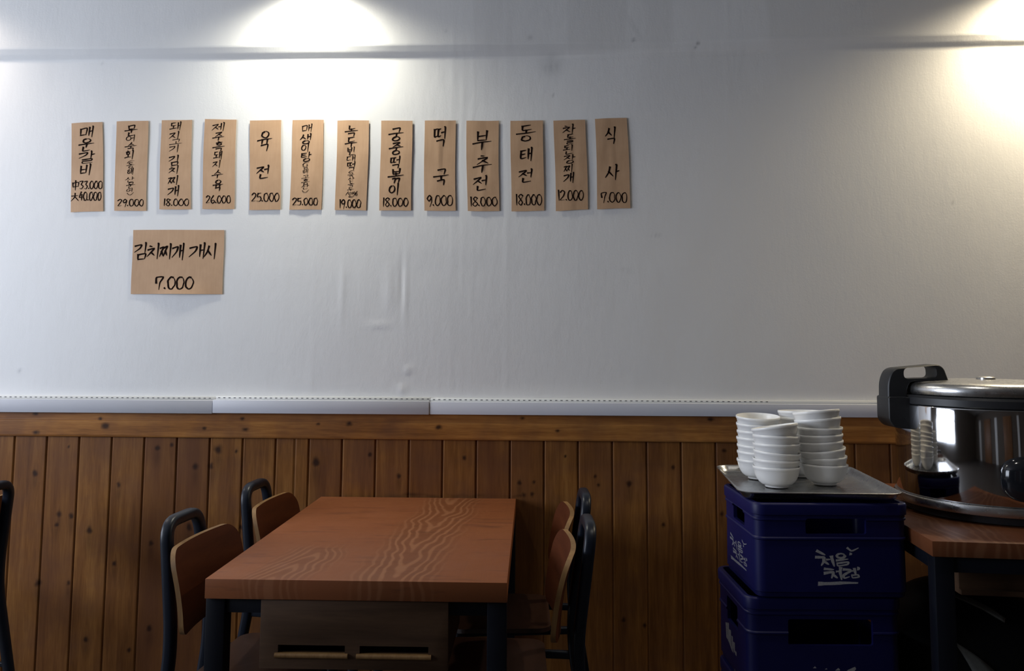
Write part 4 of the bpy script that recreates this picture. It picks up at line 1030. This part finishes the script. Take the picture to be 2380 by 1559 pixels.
# ------------------------------------------------------------------ work table on the right with the rice cooker
def build_work_table():
    t = thing('work_table', 'reddish brown wooden table with black steel legs under the steel rice cooker', 'table', (1.034, 2.227, 0), R(-4.2))
    W_, L_, H_ = 0.95, 0.95, 0.862
    MB().box((W_ / 2, L_ / 2, H_ - 0.0205), (W_, L_, 0.041), 0.002).build('tabletop', M['table_shaded'], t)
    for a in (0.032, W_ - 0.032):
        for b in (0.032, L_ - 0.032): MB().box((a, b, (H_ - 0.041) / 2), (0.05, 0.05, H_ - 0.041), 0.003).build('leg', M['leg_metal'], t)
    for b in (0.032, L_ - 0.032): MB().box((W_ / 2, b, H_ - 0.063), (W_ - 0.114, 0.04, 0.04), 0.002).build('apron_rail', M['leg_metal'], t)
    for a in (0.032, W_ - 0.032): MB().box((a, L_ / 2, H_ - 0.063), (0.04, L_ - 0.114, 0.04), 0.002).build('apron_rail', M['leg_metal'], t)
    mb = MB(); x0, x1 = 0.10, 0.66; zc, hh = H_ - 0.101, 0.118
    mb.box(((x0 + x1) / 2, 0.19, zc), (x1 - x0, 0.20, hh), 0.002)
    mb.box(((x0 + x1) / 2, 0.085, zc - hh / 2 + 0.008), (x1 - x0, 0.016, 0.014), 0.002)
    mb.build('drawer_box', M['drawer'], t)
    return t
build_work_table()

CX, CY, CZ = 1.424, 2.660, 0.862
def build_cooker():
    t = thing('rice_cooker', 'large polished steel rice cooker with black lid handle at the right edge', 'rice cooker', (CX, CY, CZ))
    MB().lathe([(0.0, 0.0), (0.246, 0.0), (0.254, 0.004), (0.254, 0.025), (0.0, 0.025)], 96).build('foot_ring', M['black_plastic'], t)
    MB().lathe([(0.0, 0.0255), (0.272, 0.0255), (0.2785, 0.028), (0.2795, 0.033), (0.2790, 0.050), (0.2765, 0.0545), (0.2715, 0.0555), (0.0, 0.0555)], 128).build('base_band', M['steel_lid'], t)
    MB().lathe([(0.0, 0.056), (0.2690, 0.056), (0.270, 0.059), (0.2695, 0.330), (0.2685, 0.333), (0.262, 0.3345), (0.0, 0.3345)], 160).build('body', M['steel'], t)
    MB().lathe([(0.0, 0.335), (0.265, 0.335), (0.2685, 0.338), (0.268, 0.358), (0.260, 0.3655), (0.0, 0.3655)], 128).build('collar', M['black_plastic'], t)
    MB().lathe([(0.0, 0.366), (0.246, 0.366), (0.2545, 0.3685), (0.2580, 0.376), (0.2570, 0.390), (0.2515, 0.400), (0.240, 0.4055), (0.218, 0.4085), (0.13, 0.4125), (0.0, 0.4145)], 128).build('lid', M['steel_lid'], t)
    mb = MB()
    mb.lathe([(0.0, 0.4148), (0.028, 0.4143), (0.028, 0.4195), (0.024, 0.4225), (0.0, 0.4235)], 40, (0.0, 0, 0))
    mb.build('steam_vent', M['steel_lid'], t)
    # lid handle with a long grip slot, in the plane through the cooker's middle
    def prism(name, poly, y0, y1, mat, bev=0.010):
        bm = bmesh.new(); vs = [bm.verts.new((x - CX, y0 - CY, z - CZ)) for x, z in poly]; f = bm.faces.new(vs)
        ex = bmesh.ops.extrude_face_region(bm, geom=[f])
        bmesh.ops.translate(bm, vec=(0, y1 - y0, 0), verts=[v for v in ex['geom'] if isinstance(v, bmesh.types.BMVert)])
        bmesh.ops.recalc_face_normals(bm, faces=bm.faces[:])
        if bev:
            eds = [e for e in bm.edges if abs((e.verts[0].co - e.verts[1].co).y) < 1e-5]
            bmesh.ops.bevel(bm, geom=eds, offset=bev, segments=3, affect='EDGES', profile=0.6)
        mb = MB(); mb.bm(bm, 0, True); return mb.build(name, mat, t, 35)
    def rounded(poly, rs, n=7):
        P = [Vector((x, 0, z)) for x, z in poly]; out = []
        for i in range(len(P)):
            a = (P[i - 1] - P[i]); b = (P[(i + 1) % len(P)] - P[i]); d = min(rs[i], a.length * .49, b.length * .49)
            if d < 1e-4: out.append((P[i].x, P[i].z)); continue
            p0 = P[i] + a.normalized() * d; p1 = P[i] + b.normalized() * d
            for k in range(n + 1):
                u = k / n; q = p0 * (1 - u) ** 2 + P[i] * 2 * u * (1 - u) + p1 * u * u; out.append((q.x, q.z))
        return out
    hp = rounded([(1.096, 1.200), (1.098, 1.270), (1.116, 1.310), (1.258, 1.324), (1.276, 1.312), (1.290, 1.270), (1.170, 1.268), (1.158, 1.245), (1.158, 1.200)], [0, .025, .03, .018, .018, .0, .015, .015, 0])
    h = prism('lid_handle', hp, CY - 0.038, CY + 0.038, M['black_plastic'], 0.008)
    sl = rounded([(1.148, 1.276), (1.148, 1.311), (1.251, 1.318), (1.253, 1.280)], [.016] * 4)
    bm = bmesh.new(); vs = [bm.verts.new((x, CY - 0.2, z)) for x, z in sl]; f = bm.faces.new(vs)
    ex = bmesh.ops.extrude_face_region(bm, geom=[f]); bmesh.ops.translate(bm, vec=(0, 0.4, 0), verts=[v for v in ex['geom'] if isinstance(v, bmesh.types.BMVert)])
    bmesh.ops.recalc_face_normals(bm, faces=bm.faces[:])
    mb = MB(); mb.bm(bm); cut(h, [mb.build('cutter', M['black_plastic'])])
    # hinge block below the handle, wrapped on the side of the body
    bp = rounded([(1.094, 1.145), (1.094, 1.2205), (1.146, 1.221), (1.166, 1.217), (1.166, 1.118), (1.112, 1.122)], [.010, .008, 0, 0, .008, .018])
    prism('hinge_block', bp, CY - 0.047, CY + 0.047, M['black_plastic'], 0.006)
    # control housing bulging from the front, a glossy black rounded shell
    vs = []; fs = []; na, nb = 28, 12
    for j in range(nb + 1):
        q = j / nb * PI / 2
        for k in range(na):
            a = 2 * PI * k / na; ca, sa = math.cos(a), math.sin(a)
            ex_ = lambda v: math.copysign(abs(v) ** 0.65, v)
            rx, rz, dp = 0.108, 0.067, 0.040
            ang = (rx * ex_(ca) * math.cos(q) ** 0.55) / 0.27
            rad = 0.2685 + dp * math.sin(q) ** 1.0
            vs.append((rad * math.sin(ang), -rad * math.cos(ang), 0.138 + rz * ex_(sa) * math.cos(q) ** 0.55))
    for j in range(nb):
        for k in range(na): fs.append((j * na + k, j * na + (k + 1) % na, (j + 1) * na + (k + 1) % na, (j + 1) * na + k))
    fs.append(tuple(nb * na + k for k in range(na)))
    o = MB().add(vs, fs, 0, True).build('control_housing', M['gloss_black'], t, 70)
    return t
build_cooker()

# ------------------------------------------------------------------ black bag in the dark below the work table
def build_bag():
    t = thing('black_bag', 'black bag with painted grey gloss, in the dark under the work table', 'bag', (1.335, 2.66, 0))
    vs = []; fs = []; na, nb = 48, 28
    def pt(th, ph, sc=1.0):
        cx, sx = math.cos(th), math.sin(th); cz = math.sin(ph); cr = math.cos(ph)
        e = lambda v, p: math.copysign(abs(v) ** p, v)
        r = 1 + 0.03 * math.sin(3 * th + 1) * cr + 0.02 * math.sin(5 * ph + 2 * th)
        x = 0.27 * e(cx, 0.8) * e(cr, 0.75) * r * sc; y = 0.21 * e(sx, 0.8) * e(cr, 0.75) * r * sc; z = 0.325 + 0.325 * e(cz, 0.85) * sc
        return (x - 0.04 * (z - 0.3), y, max(z, 0.0))
    for j in range(nb + 1):
        ph = -PI / 2 + PI * j / nb
        for k in range(na): vs.append(pt(2 * PI * k / na, ph))
    for j in range(nb):
        for k in range(na): fs.append((j * na + k, j * na + (k + 1) % na, (j + 1) * na + (k + 1) % na, (j + 1) * na + k))
    MB().add(vs, fs, 0, True).build('body', M['bag'], t, 80)
    # grey bands paint in the bag's glossy reflections; points (x, z) on its front
    S = [(th, ph, pt(th, ph)) for th in np.linspace(PI * 1.02, PI * 1.98, 90) for ph in np.linspace(-1.35, 1.4, 90)]
    def on(x, z):
        q = min(S, key=lambda e: (e[2][0] - x) ** 2 + (e[2][2] - z) ** 2 + (0.0 if e[2][1] < 0 else 1))
        return q[2][1]
    def strip(name, up_, lo):
        """band between an upper and a lower polyline"""
        n = len(up_); v = []; f = []
        for (xa, za), (xb, zb) in zip(up_, lo):
            for k in range(4):
                q = k / 3; x = xa + (xb - xa) * q - 1.335; z = za + (zb - za) * q
                v.append((x, on(x, z) - 0.004, z))
        for i in range(n - 1):
            for k in range(3): f.append((i * 4 + k, i * 4 + k + 1, i * 4 + k + 5, i * 4 + k + 4))
        ob = MB().add(v, f, 0, True).build(name, M['bag_gloss'], t, 80)
        md = ob.modifiers.new('thickness', 'SOLIDIFY'); md.thickness = 0.006; md.offset = 0
        return ob
    arc = lambda p0, p1, bow, n=14: [(p0[0] + (p1[0] - p0[0]) * k / n, p0[1] + (p1[1] - p0[1]) * k / n + bow * math.sin(PI * k / n)) for k in range(n + 1)]
    tag(strip('gloss_arc', arc((1.236, 0.628), (1.365, 0.580), 0.014), arc((1.238, 0.625), (1.357, 0.570), 0.006)), 'grey curved band painting in a glossy arc')
    tag(strip('gloss_wedge', arc((1.207, 0.516), (1.345, 0.400), 0.012), arc((1.208, 0.511), (1.262, 0.395), 0.004)), 'grey wedge painting in a reflection')
    return t
build_bag()
